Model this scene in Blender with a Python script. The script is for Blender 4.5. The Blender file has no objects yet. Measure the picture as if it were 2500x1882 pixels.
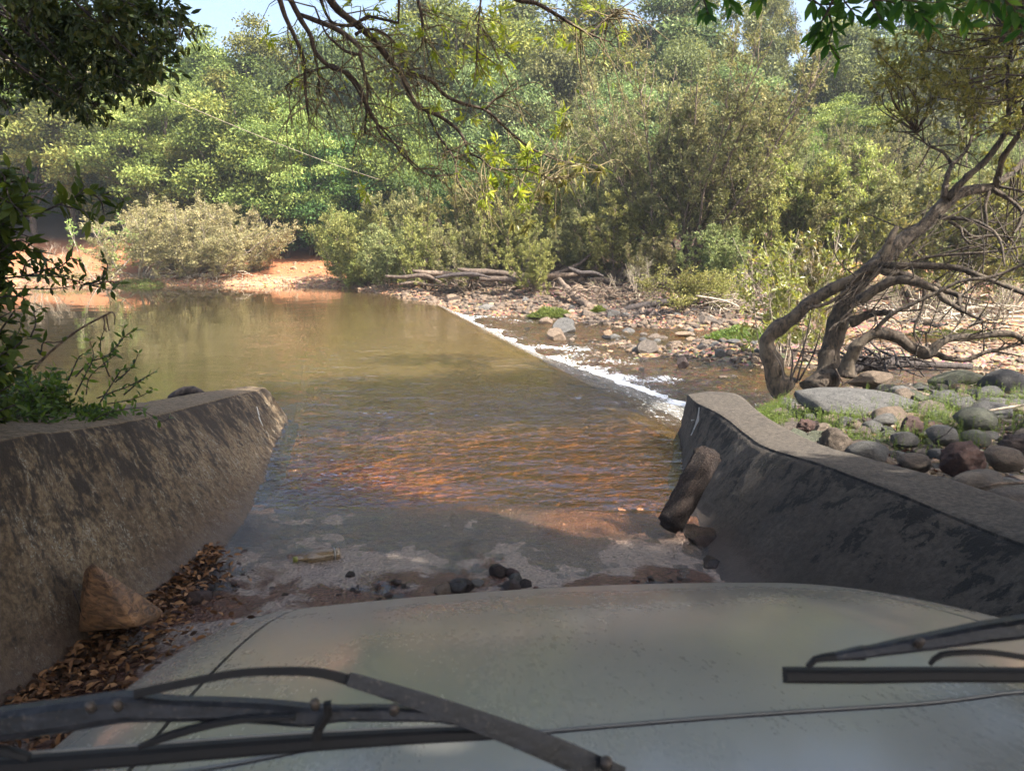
import bpy, bmesh, math, random
import numpy as np
from mathutils import Vector, Matrix, noise

rnd = random.Random(7)
R = math.radians
C = bpy.context.scene.collection
scene = bpy.context.scene

# ------------------------------------------------------------------ camera
PITCH = R(10.3); CAMH = 2.2; FPX = 1880.0
cam_d = bpy.data.cameras.new('camera'); cam = bpy.data.objects.new('camera', cam_d); C.objects.link(cam)
cam.location = (0, 0, CAMH); cam.rotation_euler = (R(90) - PITCH, 0, 0)
cam_d.sensor_width = 36; cam_d.lens = FPX / 2500 * 36; cam_d.clip_start = .05; cam_d.clip_end = 2000
cam_d.dof.use_dof = True; cam_d.dof.focus_distance = 12; cam_d.dof.aperture_fstop = 8.5
scene.camera = cam

# ------------------------------------------------------------------ light
SUN_EL, SUN_AZ = R(48), R(122)
world = bpy.data.worlds.new('World'); scene.world = world; world.use_nodes = True
wn = world.node_tree.nodes; bg = wn['Background']
sky = wn.new('ShaderNodeTexSky'); sky.sky_type = 'NISHITA'; sky.sun_disc = False
sky.sun_elevation = SUN_EL; sky.sun_rotation = SUN_AZ; sky.air_density = 1.0; sky.dust_density = 5.0; sky.ozone_density = 1.0
world.node_tree.links.new(sky.outputs[0], bg.inputs[0]); bg.inputs[1].default_value = .12
sun_d = bpy.data.lights.new('sun', 'SUN'); sun = bpy.data.objects.new('sun', sun_d); C.objects.link(sun)
sun_d.energy = 5.0; sun_d.angle = R(.53); sun_d.color = (1, .93, .82)
tosun = Vector((math.cos(SUN_EL) * math.sin(SUN_AZ), math.cos(SUN_EL) * math.cos(SUN_AZ), math.sin(SUN_EL)))
sun.rotation_euler = tosun.to_track_quat('Z', 'Y').to_euler()
vs = scene.view_settings; vs.view_transform = 'Standard'; vs.look = 'None'; vs.gamma = 1; vs.exposure = 1.75
scene.cycles.use_denoising = True; scene.cycles.denoising_prefilter = 'FAST'
scene.cycles.max_bounces = 6; scene.cycles.diffuse_bounces = 3; scene.cycles.glossy_bounces = 3
scene.cycles.transmission_bounces = 4; scene.cycles.transparent_max_bounces = 6; scene.cycles.volume_bounces = 0
scene.cycles.sample_clamp_indirect = 4

# ------------------------------------------------------------------ pixel helpers (photo pixels, 2500 wide)
def ray(px, py):
    u = (px - 1250) / FPX; v = (941 - py) / FPX
    return Vector((u, math.cos(PITCH) + v * math.sin(PITCH), -math.sin(PITCH) + v * math.cos(PITCH)))
def P(px, py, y):
    d = ray(px, py); t = y / d.y
    return Vector((d.x * t, y, CAMH + d.z * t))
def G(px, py, z=0.):
    d = ray(px, py); t = (z - CAMH) / d.z
    return Vector((d.x * t, d.y * t, z))

# ------------------------------------------------------------------ numpy noise
def _hash(ix, iy, iz, seed):
    h = (ix * 374761393 + iy * 668265263 + iz * 2147483647 + seed * 974634777) & 0xFFFFFFFF
    h = ((h ^ (h >> 13)) * 1274126177) & 0xFFFFFFFF
    h = ((h ^ (h >> 16)) * 2246822519) & 0xFFFFFFFF
    return ((h ^ (h >> 15)) & 0xFFFF) / 32767.5 - 1.
def vn(x, y, z=None, seed=0):
    x = np.asarray(x, float); y = np.asarray(y, float)
    z = np.zeros_like(x) if z is None else np.asarray(z, float)
    ix, iy, iz = [np.floor(a).astype(np.int64) for a in (x, y, z)]
    fx, fy, fz = x - ix, y - iy, z - iz
    fx, fy, fz = [a * a * (3 - 2 * a) for a in (fx, fy, fz)]
    r = 0
    for dx in (0, 1):
        for dy in (0, 1):
            for dz in (0, 1):
                w = (fx if dx else 1 - fx) * (fy if dy else 1 - fy) * (fz if dz else 1 - fz)
                r = r + w * _hash(ix + dx, iy + dy, iz + dz, seed)
    return r
def fbm(x, y, z=None, o=4, seed=0):
    s = 0; a = 1; t = 0
    x = np.asarray(x, float); y = np.asarray(y, float)
    for k in range(o):
        s = s + a * vn(x * 2 ** k, y * 2 ** k, None if z is None else np.asarray(z) * 2 ** k, seed + k * 17); t += a; a *= .5
    return s / t
def sst(a, b, x):
    t = np.clip((np.asarray(x, float) - a) / (b - a), 0, 1); return t * t * (3 - 2 * t)

# ------------------------------------------------------------------ mesh builder
class MB:
    def __init__(s): s.v = []; s.q = []; s.t = []; s.n = 0; s.tone = []
    def add(s, v, quads=None, tris=None, tone=0.5):
        v = np.asarray(v, float).reshape(-1, 3); k = len(v)
        s.v.append(v)
        if quads is not None and len(quads): s.q.append(np.asarray(quads, np.int64).reshape(-1, 4) + s.n)
        if tris is not None and len(tris): s.t.append(np.asarray(tris, np.int64).reshape(-1, 3) + s.n)
        s.tone.append(np.broadcast_to(np.asarray(tone, float), (k,)) if np.ndim(tone) <= 1 else tone)
        s.n += k
    def mesh(s, name, mat, smooth=True, attrs=None):
        me = bpy.data.meshes.new(name)
        v = np.concatenate(s.v)
        q = np.concatenate(s.q) if s.q else np.zeros((0, 4), np.int64)
        t = np.concatenate(s.t) if s.t else np.zeros((0, 3), np.int64)
        me.vertices.add(len(v)); me.vertices.foreach_set('co', v.astype(np.float32).ravel())
        nl = q.size + t.size; me.loops.add(nl); me.polygons.add(len(q) + len(t))
        me.loops.foreach_set('vertex_index', np.concatenate([q.ravel(), t.ravel()]).astype(np.int32))
        st = np.concatenate([np.arange(len(q)) * 4, q.size + np.arange(len(t)) * 3]).astype(np.int32)
        me.polygons.foreach_set('loop_start', st)
        me.polygons.foreach_set('use_smooth', np.full(len(st), smooth))
        a = me.attributes.new('tone', 'FLOAT', 'POINT'); a.data.foreach_set('value', np.concatenate(s.tone).astype(np.float32))
        for k, arr in (attrs or {}).items():
            arr = np.asarray(arr, np.float32)
            if arr.ndim == 2:
                a = me.attributes.new(k, 'FLOAT_COLOR', 'POINT')
                a.data.foreach_set('color', np.concatenate([arr, np.ones((len(arr), 1), np.float32)], 1).ravel())
            else:
                a = me.attributes.new(k, 'FLOAT', 'POINT'); a.data.foreach_set('value', arr)
        me.update(calc_edges=True); me.validate()
        if mat: me.materials.append(mat)
        return me
    def obj(s, name, mat, parent=None, **kw):
        o = bpy.data.objects.new(name, s.mesh(name, mat, **kw)); C.objects.link(o); o.parent = parent
        return o
def tag(o, label=None, cat=None, group=None, kind=None):
    if label: o['label'] = label
    if cat: o['category'] = cat
    if group: o['group'] = group
    if kind: o['kind'] = kind
    return o
def empty(name, loc=(0, 0, 0), label=None, cat=None, group=None, rz=0):
    o = bpy.data.objects.new(name, None); C.objects.link(o); o.location = loc; o.rotation_euler = (0, 0, rz)
    o.empty_display_size = .2
    return tag(o, label, cat, group)
def gridq(nu, nv):
    i = np.arange(nu - 1)[:, None] * nv + np.arange(nv - 1)[None, :]
    return np.stack([i, i + nv, i + nv + 1, i + 1], -1).reshape(-1, 4)

def spline(pts, step):
    """Catmull-Rom through pts (N x k); resampled roughly every step."""
    p = np.asarray([list(a) for a in pts], float)
    if len(p) < 2: return p
    e = np.vstack([2 * p[0] - p[1], p, 2 * p[-1] - p[-2]])
    out = []
    for i in range(1, len(e) - 2):
        L = np.linalg.norm((e[i + 1] - e[i])[:3]); n = max(1, int(math.ceil(L / step)))
        t = (np.arange(n) / n)[:, None]
        a, b, c, d = e[i - 1], e[i], e[i + 1], e[i + 2]
        out.append(.5 * (2 * b + (c - a) * t + (2 * a - 5 * b + 4 * c - d) * t ** 2 + (3 * b - a - 3 * c + d) * t ** 3))
    out.append(p[-1:]); return np.concatenate(out)
def tube(mb, pts, rad, sides=6, tone=.5, rough=0., seed=0, caps=True, flat=1.):
    p = np.asarray(pts, float); n = len(p); rad = np.broadcast_to(np.asarray(rad, float), (n,))
    T = np.gradient(p, axis=0); T /= np.linalg.norm(T, axis=1, keepdims=True) + 1e-9
    ref = np.array([0, 0, 1.]) if abs(T[0][2]) < .9 else np.array([1., 0, 0])
    N = np.zeros_like(p); u = np.cross(T[0], ref); u /= np.linalg.norm(u)
    for i in range(n):
        u = u - T[i] * np.dot(u, T[i]); u /= np.linalg.norm(u) + 1e-9; N[i] = u
    B = np.cross(T, N)
    a = np.arange(sides) / sides * 2 * math.pi
    ring = N[:, None, :] * np.cos(a)[None, :, None] + B[:, None, :] * np.sin(a)[None, :, None] * flat
    r = rad[:, None] * np.ones((1, sides))
    if rough:
        q = p[:, None, :] + ring * rad[:, None, None]
        sc = 1. / max(rad.max(), 1e-3)
        r = r * (1 + rough * (fbm(q[..., 0] * sc * .8, q[..., 1] * sc * .8, q[..., 2] * sc * .8, 3, seed)))
    v = p[:, None, :] + ring * r[..., None]
    i = np.arange(n - 1)[:, None] * sides; j = np.arange(sides)[None, :]; j2 = (j + 1) % sides
    q = np.stack([i + j, i + j2, i + j2 + sides, i + j + sides], -1).reshape(-1, 4)
    v = v.reshape(-1, 3)
    tr = []
    if caps:
        v = np.vstack([v, p[0], p[-1]]); c0, c1 = n * sides, n * sides + 1
        for k in range(sides):
            k2 = (k + 1) % sides
            tr.append((c0, k2, k)); tr.append((c1, (n - 1) * sides + k, (n - 1) * sides + k2))
    mb.add(v, q, tr, tone)

# leaf templates: (along, across, lift), faces
LEAF4 = (np.array([[0, 0, 0], [.55, .5, .12], [1, 0, -.05], [.55, -.5, .12]]), None, np.array([[0, 2, 1], [0, 3, 2]]))
_a = [[0, 0, 0], [.3, 0, -.0], [.65, 0, .0], [1, 0, -.12], [.25, .36, .10], [.6, .42, .10], [.25, -.36, .10], [.6, -.42, .10]]
LEAF8 = (np.array(_a, float), np.array([[1, 2, 5, 4], [1, 6, 7, 2]]), np.array([[0, 1, 4], [0, 6, 1], [2, 3, 5], [2, 7, 3]]))
def leaves(mb, c, d, nrm, L, W, tone, tpl=LEAF4):
    """leaves with base at c, pointing along d; nrm roughly the leaf normal"""
    c = np.asarray(c, float); n = len(c)
    if n == 0: return
    d = d / (np.linalg.norm(d, axis=1, keepdims=True) + 1e-9)
    s = np.cross(d, nrm); s /= np.linalg.norm(s, axis=1, keepdims=True) + 1e-9
    m = np.cross(s, d)
    L = np.broadcast_to(L, (n,)); W = np.broadcast_to(W, (n,))
    V, Q, T = tpl
    k = len(V)
    v = (c[:, None, :] + d[:, None, :] * (V[None, :, 0:1] * L[:, None, None]) + s[:, None, :] * (V[None, :, 1:2] * W[:, None, None])
         + m[:, None, :] * (V[None, :, 2:3] * W[:, None, None]))
    off = (np.arange(n) * k)[:, None, None]
    q = (Q[None] + off).reshape(-1, 4) if Q is not None else None
    t = (T[None] + off).reshape(-1, 3)
    mb.add(v.reshape(-1, 3), q, t, np.repeat(np.broadcast_to(tone, (n,)), k))
def rdir(rg, n):
    v = rg.normal(size=(n, 3)); return v / (np.linalg.norm(v, axis=1, keepdims=True) + 1e-9)

# ------------------------------------------------------------------ materials
class NT:
    def __init__(s, name):
        s.m = bpy.data.materials.new(name); s.m.use_nodes = True; s.t = s.m.node_tree; s.t.nodes.clear()
        s.out = s.t.nodes.new('ShaderNodeOutputMaterial')
    def n(s, typ, ins=None, **kw):
        nd = s.t.nodes.new('ShaderNode' + typ)
        for k, v in kw.items(): setattr(nd, k, v)
        for k, v in (ins or {}).items(): s.set(nd.inputs[k], v)
        return nd
    def set(s, sock, v):
        if isinstance(v, bpy.types.NodeSocket): s.t.links.new(v, sock)
        elif isinstance(v, bpy.types.Node): s.t.links.new(v.outputs[0], sock)
        else:
            if hasattr(sock.default_value, '__len__') and len(sock.default_value) == 4 and len(v) == 3: v = (*v, 1)
            sock.default_value = v
    def ramp(s, fac, stops, interp='LINEAR'):
        r = s.n('ValToRGB'); s.set(r.inputs[0], fac); cr = r.color_ramp; cr.interpolation = interp
        while len(cr.elements) < len(stops): cr.elements.new(.5)
        for e, (p, c) in zip(cr.elements, stops):
            e.position = p; e.color = (*c, 1) if hasattr(c, '__len__') else (c, c, c, 1)
        return r.outputs[0]
    def noise(s, vec, scale, detail=4, rough=.55, dist=0.):
        r = s.n('TexNoise', {'Scale': scale, 'Detail': detail, 'Roughness': rough, 'Distortion': dist}); s.set(r.inputs['Vector'], vec)
        return r.outputs[0]
    def mix(s, fac, a, b, typ='MIX'):
        r = s.n('MixRGB', blend_type=typ); s.set(r.inputs[0], fac); s.set(r.inputs[1], a); s.set(r.inputs[2], b); return r.outputs[0]
    def math(s, op, a, b=0., c=None, clamp=False):
        r = s.n('Math', operation=op, use_clamp=clamp); s.set(r.inputs[0], a); s.set(r.inputs[1], b)
        if c is not None: s.set(r.inputs[2], c)
        return r.outputs[0]
    def attr(s, name, out=2):
        return s.n('Attribute', attribute_name=name).outputs[out]
    def pos(s): return s.n('NewGeometry').outputs['Position']
    def objc(s): return s.n('TexCoord').outputs['Object']
    def scaled(s, vec, sc):
        return s.n('Mapping', {'Vector': vec, 'Scale': sc}).outputs[0]
    def bump(s, h, strength=.5, dist=.02, normal=None):
        r = s.n('Bump', {'Height': h, 'Strength': strength, 'Distance': dist})
        if normal is not None: s.set(r.inputs['Normal'], normal)
        return r.outputs[0]
    def done(s, shader):
        s.set(s.out.inputs['Surface'], shader); return s.m
    def princ(s, col, rough=.6, normal=None, **kw):
        r = s.n('BsdfPrincipled', {'Base Color': col, 'Roughness': rough})
        for k, v in kw.items(): s.set(r.inputs[k.replace('_', ' ')], v)
        if normal is not None: s.set(r.inputs['Normal'], normal)
        return r

def leaf_mat(name, cols, transl=.22, rough=.5, spec=.18, hue=.035, val=.33):
    t = NT(name)
    c = t.ramp(t.attr('tone'), [(i / (len(cols) - 1), k) for i, k in enumerate(cols)])
    rn = t.n('ObjectInfo').outputs['Random']
    hsv = t.n('HueSaturation', {'Color': c})
    t.set(hsv.inputs['Hue'], t.math('MULTIPLY_ADD', rn, hue * 2, .5 - hue))
    t.set(hsv.inputs['Value'], t.math('MULTIPLY_ADD', rn, val * 2, 1 - val))
    p = t.princ(hsv.outputs[0], rough, Specular_IOR_Level=spec)
    br = t.n('HueSaturation', {'Color': hsv.outputs[0], 'Saturation': 1.15, 'Value': 1.5, 'Hue': .485})
    tr = t.n('BsdfTranslucent', {'Color': br.outputs[0]})
    mx = t.n('MixShader', {'Fac': transl}); t.set(mx.inputs[1], p); t.set(mx.inputs[2], tr)
    return t.done(mx)
def bark_mat(name, dark, light, scale=14, blotch=None):
    t = NT(name); o = t.pos()
    n1 = t.noise(t.scaled(o, (1, 1, .35)), scale, 6, .65, .6); n2 = t.noise(o, scale * .22, 4, .6)
    c = t.mix(t.ramp(n1, [(.38, 0.), (.62, 1.)]), dark, light)
    if blotch: c = t.mix(t.ramp(n2, [(.5, 0.), (.6, 1.)]), c, blotch)
    b = t.bump(n1, .9, .03)
    return t.done(t.princ(c, .85, b))

M = {}
M['leaf_mid'] = leaf_mat('leaf_mid', [(.04, .065, .02), (.11, .15, .04), (.20, .25, .065), (.34, .35, .09)])
M['leaf_light'] = leaf_mat('leaf_light', [(.07, .10, .03), (.16, .21, .055), (.27, .32, .09), (.42, .43, .14)])
M['leaf_dark'] = leaf_mat('leaf_dark', [(.035, .06, .02), (.06, .095, .03), (.09, .13, .035), (.15, .18, .045)], .25)
M['leaf_blue'] = leaf_mat('leaf_blue', [(.045, .07, .03), (.11, .14, .055), (.19, .23, .085), (.33, .35, .13)], .25)
M['leaf_olive'] = leaf_mat('leaf_olive', [(.06, .075, .03), (.15, .165, .065), (.27, .275, .115), (.43, .41, .19)], .3, .5)
M['leaf_gold'] = leaf_mat('leaf_gold', [(.12, .125, .055), (.25, .24, .11), (.39, .355, .18), (.47, .42, .23)], .3, .5, hue=.01, val=.08)
M['leaf_bush'] = leaf_mat('leaf_bush', [(.08, .095, .03), (.18, .20, .06), (.31, .32, .10), (.46, .43, .16)], .25, .5, hue=.03, val=.3)
M['leaf_lime'] = leaf_mat('leaf_lime', [(.14, .20, .035), (.24, .31, .05), (.38, .44, .08), (.48, .46, .13)], .45, .4, hue=.01, val=.1)
M['leaf_near'] = leaf_mat('leaf_near', [(.03, .06, .015), (.06, .11, .024), (.095, .155, .03), (.17, .24, .045)], .4, .45, .2)
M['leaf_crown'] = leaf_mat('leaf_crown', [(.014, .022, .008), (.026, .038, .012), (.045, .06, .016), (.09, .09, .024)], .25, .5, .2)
M['leaf_tree'] = leaf_mat('leaf_tree', [(.07, .085, .025), (.14, .155, .04), (.24, .25, .06), (.36, .31, .08)], .35, .4, .5)
M['leaf_herb'] = leaf_mat('leaf_herb', [(.055, .085, .022), (.10, .14, .035), (.16, .20, .05), (.24, .25, .08)], .3)
M['dry_leaf'] = leaf_mat('dry_leaf', [(.025, .015, .01), (.07, .04, .02), (.17, .09, .04), (.34, .20, .09)], .1, .5)
M['bark_dark'] = bark_mat('bark_dark', (.035, .025, .02), (.13, .095, .07), 16)
M['bark_tree'] = bark_mat('bark_tree', (.010, .008, .006), (.095, .07, .05), 22, (.10, .078, .055))
M['bark_pale'] = bark_mat('bark_pale', (.20, .16, .12), (.42, .36, .28), 14)
M['bark_black'] = bark_mat('bark_black', (.015, .012, .012), (.07, .055, .05), 18)
M['twig_tan'] = bark_mat('twig_tan', (.09, .07, .035), (.26, .21, .11), 20)
M['drift'] = bark_mat('drift', (.06, .045, .035), (.22, .16, .115), 12)

def mat_ground():
    t = NT('ground'); o = t.pos()
    c = t.attr('col', 0)
    n1 = t.noise(o, 9, 6, .7); n2 = t.noise(o, 1.1, 4); v = t.n('TexVoronoi', {'Vector': o, 'Scale': 13.}, feature='F1')
    g = t.attr('gravel')
    c = t.mix(t.math('MULTIPLY', t.ramp(n1, [(.3, 1.), (.7, 0.)]), .55), c, t.mix(1., c, (.45, .4, .36), 'MULTIPLY'))
    pc = t.mix(.6, c, v.outputs['Color'], 'SOFT_LIGHT')
    c = t.mix(g, c, pc)
    h = t.math('ADD', n1, t.math('MULTIPLY', t.math('SUBTRACT', 1., v.outputs['Distance']), g))
    w = t.attr('wet')
    r = t.math('MULTIPLY_ADD', w, -.55, .9)
    return t.done(t.princ(c, r, t.bump(h, .8, .06)))
M['ground'] = mat_ground()

def mat_road():
    t = NT('road'); o = t.pos()
    n1 = t.noise(o, 3.0, 6, .65, .3); n2 = t.noise(o, 28, 5, .7); n3 = t.noise(o, 1.1, 3, .5)
    mud = t.mix(t.ramp(n1, [(.35, 0.), (.65, 1.)]), (.075, .035, .023), (.12, .06, .04))
    conc = t.mix(n2, (.12, .098, .086), (.38, .315, .275))
    c = t.mix(t.ramp(t.math('ADD', t.noise(o, 1.6, 5, .6, .8), t.math('MULTIPLY', t.attr('slab'), .16)), [(.50, 0.), (.58, 1.)]), mud, conc)
    tan = t.mix(t.ramp(n1, [(.3, 0.), (.7, 1.)]), (.38, .26, .11), (.52, .38, .19))
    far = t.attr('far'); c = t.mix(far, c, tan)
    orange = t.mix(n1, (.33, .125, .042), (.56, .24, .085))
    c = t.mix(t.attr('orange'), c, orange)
    v = t.n('TexVoronoi', {'Vector': o, 'Scale': 45.})
    h = t.math('ADD', t.math('MULTIPLY', n2, .7), t.math('MULTIPLY', v.outputs['Distance'], .6))
    return t.done(t.princ(c, t.ramp(n2, [(.38, .06), (.72, .28)]), t.bump(h, 1., .03)))
M['road'] = mat_road()

def mat_wall(name, base, lite, dark, dark2, thr=(.5, .56), lich=None, sc=1.):
    t = NT(name); o = t.pos()
    st = t.scaled(o, (6.5 * sc, 6.5 * sc, 2.6 * sc))
    n1 = t.noise(st, 2.0, 7, .72, .5); n2 = t.noise(o, 26, 6, .75); n3 = t.noise(o, 1.3, 3, .5); n4 = t.noise(t.scaled(o, (6, 6, 1.6)), 2.2, 5, .7, .4)
    c = t.mix(t.ramp(n2, [(.40, 0.), (.60, 1.)]), base, lite)
    c = t.mix(t.math('MULTIPLY', t.ramp(n3, [(.42, 0.), (.6, 1.)]), .55), c, dark2)
    if lich: c = t.mix(t.math('MULTIPLY', t.ramp(t.noise(o, 60, 4, .8), [(.5, 0.), (.6, 1.)]), t.ramp(n4, [(.5, 0.), (.62, .8)])), c, lich)
    low = t.attr('tone')   # height on wall: stain streaks start from the top edge, mud stays at the foot
    pat = t.noise(o, 2.6, 5, .7, .3); fine = t.noise(o, 45, 4, .8)
    msk = t.math('ADD', t.math('ADD', t.math('MULTIPLY', n1, .62), t.math('MULTIPLY', pat, .42)), t.math('ADD', t.math('MULTIPLY_ADD', low, .17, -.13), t.math('MULTIPLY_ADD', fine, .16, -.08)))
    c = t.mix(t.ramp(msk, [(thr[0], 0.), (thr[1], 1.)]), c, dark)
    c = t.mix(t.ramp(t.math('ADD', low, t.math('MULTIPLY_ADD', n1, .5, -.25)), [(.02, .85), (.32, 0.)]), c, (.06, .038, .028))
    tp = t.mix(t.ramp(n2, [(.4, 0.), (.6, 1.)]), tuple(k * .45 for k in lite), tuple(min(1, k * 1.15) for k in lite)); c = t.mix(t.ramp(low, [(.985, 0.), (1.0, .85)]), c, tp)  # top tinted lighter and dusty, as shading alone barely sets it off
    rg = t.ramp(t.math('ADD', low, t.math('MULTIPLY', n1, .2)), [(.1, .3), (.3, .9)])
    h = t.math('ADD', t.math('MULTIPLY', n2, .8), t.noise(o, 90, 3, .7))
    return t.done(t.princ(c, rg, t.bump(h, .9, .012)))
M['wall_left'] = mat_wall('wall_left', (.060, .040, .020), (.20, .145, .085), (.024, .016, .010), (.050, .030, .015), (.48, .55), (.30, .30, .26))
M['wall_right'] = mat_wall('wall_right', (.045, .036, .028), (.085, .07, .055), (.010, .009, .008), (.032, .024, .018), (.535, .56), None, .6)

def mat_rock(name, a, b, sp=None, rough=.75, sc=9):
    t = NT(name); o = t.objc(); ri = t.n('ObjectInfo').outputs['Random']
    off = t.n('VectorMath', {0: o, 1: t.n('CombineXYZ', {0: t.math('MULTIPLY', ri, 30.), 1: t.math('MULTIPLY', ri, 17.), 2: 0.}).outputs[0]}, operation='ADD').outputs[0]
    n1 = t.noise(off, sc * .35, 6, .65, .4); n2 = t.noise(off, sc * 3, 5, .75)
    c = t.mix(t.ramp(n1, [(.33, 0.), (.67, 1.)]), a, b)
    if sp: c = t.mix(t.ramp(n2, [(.52, 0.), (.60, .9)]), c, sp)
    c = t.mix(t.ramp(t.noise(off, sc * 1.4, 6, .8), [(.32, .75), (.46, 0.)]), c, tuple(k * .35 for k in a))
    hs = t.n('HueSaturation', {'Color': c, 'Value': t.math('MULTIPLY_ADD', ri, .6, .65), 'Saturation': t.math('MULTIPLY_ADD', ri, .4, .6)})
    return t.done(t.princ(hs.outputs[0], rough, t.bump(t.math('ADD', n1, t.math('MULTIPLY', n2, .9)), 1., .09)))
M['rock_grey'] = mat_rock('rock_grey', (.10, .098, .093), (.20, .19, .178), (.27, .26, .235))
M['rock_brown'] = mat_rock('rock_brown', (.13, .095, .07), (.28, .20, .14), (.35, .27, .19))
M['rock_red'] = mat_rock('rock_red', (.08, .045, .04), (.17, .085, .07), (.26, .15, .12), .8, 16)
M['rock_tan'] = mat_rock('rock_tan', (.20, .125, .07), (.38, .26, .16), (.42, .32, .22))
M['rock_moss'] = mat_rock('rock_moss', (.10, .105, .08), (.17, .17, .135), (.17, .2, .09))
M['rock_wet'] = mat_rock('rock_wet', (.035, .028, .028), (.10, .07, .06), (.16, .1, .08), .22)
M['rock_black'] = mat_rock('rock_black', (.015, .014, .015), (.05, .045, .045), None, .3)
M['slab'] = mat_rock('slab', (.018, .010, .009), (.06, .034, .027), (.12, .08, .06), .9, 30)

def mat_water():
    t = NT('water'); o = t.pos()
    rip = t.attr('rip'); foam = t.attr('foam'); murk = t.attr('murk'); rough = t.attr('chop')
    a = t.noise(t.scaled(o, (.8, 1.5, 1)), 5.0, 1.5, .5, .7)
    b = t.noise(t.scaled(o, (.8, 1.6, 1)), 15, 2, .55, .8)
    pk = t.ramp(t.noise(t.scaled(o, (.7, 1.7, 1)), 11, 2, .5, .4), [(.56, 0.), (.70, 1.)], 'EASE')
    cc = t.noise(o, 30, 5, .72)
    h = t.math('ADD', t.math('MULTIPLY', a, 1.15), t.math('MULTIPLY', b, .42))
    h = t.math('ADD', h, t.math('MULTIPLY', pk, .5))
    h = t.math('MULTIPLY', h, t.math('MULTIPLY', rip, .45))
    h = t.math('ADD', h, t.math('MULTIPLY', cc, t.math('MULTIPLY', rough, 1.1)))
    nb = t.bump(h, 1., .055)
    fr = t.n('Fresnel', {'IOR': 1.62, 'Normal': nb}).outputs[0]
    gl = t.n('BsdfGlossy', {'Color': (.98, .98, .98), 'Roughness': t.math('MULTIPLY_ADD', rough, .15, .015), 'Normal': nb})
    tr = t.n('BsdfTransparent', {'Color': t.mix(t.attr('thin'), (.85, .76, .57), (.96, .93, .90))})
    df = t.n('BsdfDiffuse', {'Color': t.mix(t.attr('milk'), t.mix(t.attr('deep'), (.19, .135, .06), (.065, .055, .026)), (.36, .35, .32)), 'Normal': nb})
    body = t.n('MixShader', {'Fac': murk}); t.set(body.inputs[1], tr); t.set(body.inputs[2], df)
    wat = t.n('MixShader', {'Fac': fr}); t.set(wat.inputs[1], body); t.set(wat.inputs[2], gl)
    fn = t.noise(t.scaled(o, (1, .5, 1)), 15, 6, .75, .6)
    fm = t.ramp(t.math('ADD', t.math('MULTIPLY', fn, 1.2), t.math('MULTIPLY_ADD', foam, 1.0, -1.0)), [(.34, 0.), (.46, 1.)])
    fd = t.n('BsdfDiffuse', {'Color': (.86, .88, .88), 'Normal': t.bump(fn, .6, .05)})
    mx = t.n('MixShader', {'Fac': fm}); t.set(mx.inputs[1], wat); t.set(mx.inputs[2], fd)
    return t.done(mx)
M['water'] = mat_water()

def simple(name, col, rough=.5, metal=0., coat=0., bump=None):
    t = NT(name); n = t.noise(t.objc(), 40, 4, .6)
    c = t.mix(n, tuple(x * .8 for x in col), tuple(min(1, x * 1.15) for x in col))
    p = t.princ(c, rough, t.bump(n, bump, .004) if bump else None, Metallic=metal, Coat_Weight=coat)
    return t.done(p)
def mat_paint():
    t = NT('car_paint'); o = t.objc()
    d = t.noise(o, 2.2, 2, .5, .2); f = t.noise(t.scaled(o, (3, 1, 1)), 30, 5, .7); sp = t.noise(o, 130, 2, .5)
    c = t.mix(t.ramp(d, [(.35, 0.), (.7, 1.)]), (.27, .262, .235), (.33, .318, .285))
    c = t.mix(t.ramp(sp, [(.74, 0.), (.80, .35)]), c, (.14, .13, .11))
    r = t.ramp(t.math('ADD', t.math('MULTIPLY', d, .6), t.math('MULTIPLY', f, .4)), [(.35, .24), (.7, .34)])
    big = t.noise(o, 1.6, 2, .4)
    return t.done(t.princ(c, r, t.bump(big, .25, .03), Metallic=.2, Coat_Weight=.35, Coat_Roughness=.12, Specular_IOR_Level=.6))
M['paint'] = mat_paint()
M['rubber'] = simple('rubber', (.005, .005, .006), .7, bump=.3)
def mat_wiper():
    t = NT('wiper_black'); o = t.objc(); n = t.noise(t.scaled(o, (1, 3, 3)), 22, 6, .75); n2 = t.noise(o, 180, 3, .7)
    c = t.mix(t.ramp(n, [(.40, 0.), (.62, 1.)]), (.006, .007, .009), (.030, .033, .042)); c = t.mix(t.ramp(n2, [(.6, 0.), (.7, .5)]), c, (.14, .12, .10))
    return t.done(t.princ(c, t.ramp(n, [(.35, .3), (.7, .6)]), t.bump(n2, .6, .002), Specular_IOR_Level=.4))
M['wiper_black'] = mat_wiper()
M['chrome'] = simple('pale_trim', (.22, .22, .21), .4, .5)
M['amber'] = simple('amber', (.10, .055, .02), .08, 0, 1.)
M['lime_cap'] = simple('bottle_cap', (.16, .17, .03), .5)
M['white_mark'] = simple('white_mark', (.30, .29, .27), .7)
M['plastic'] = simple('black_plastic', (.02, .02, .02), .6)
M['lens_glass'] = simple('lamp_glass', (.7, .72, .74), .05, .2, 1.)

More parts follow.
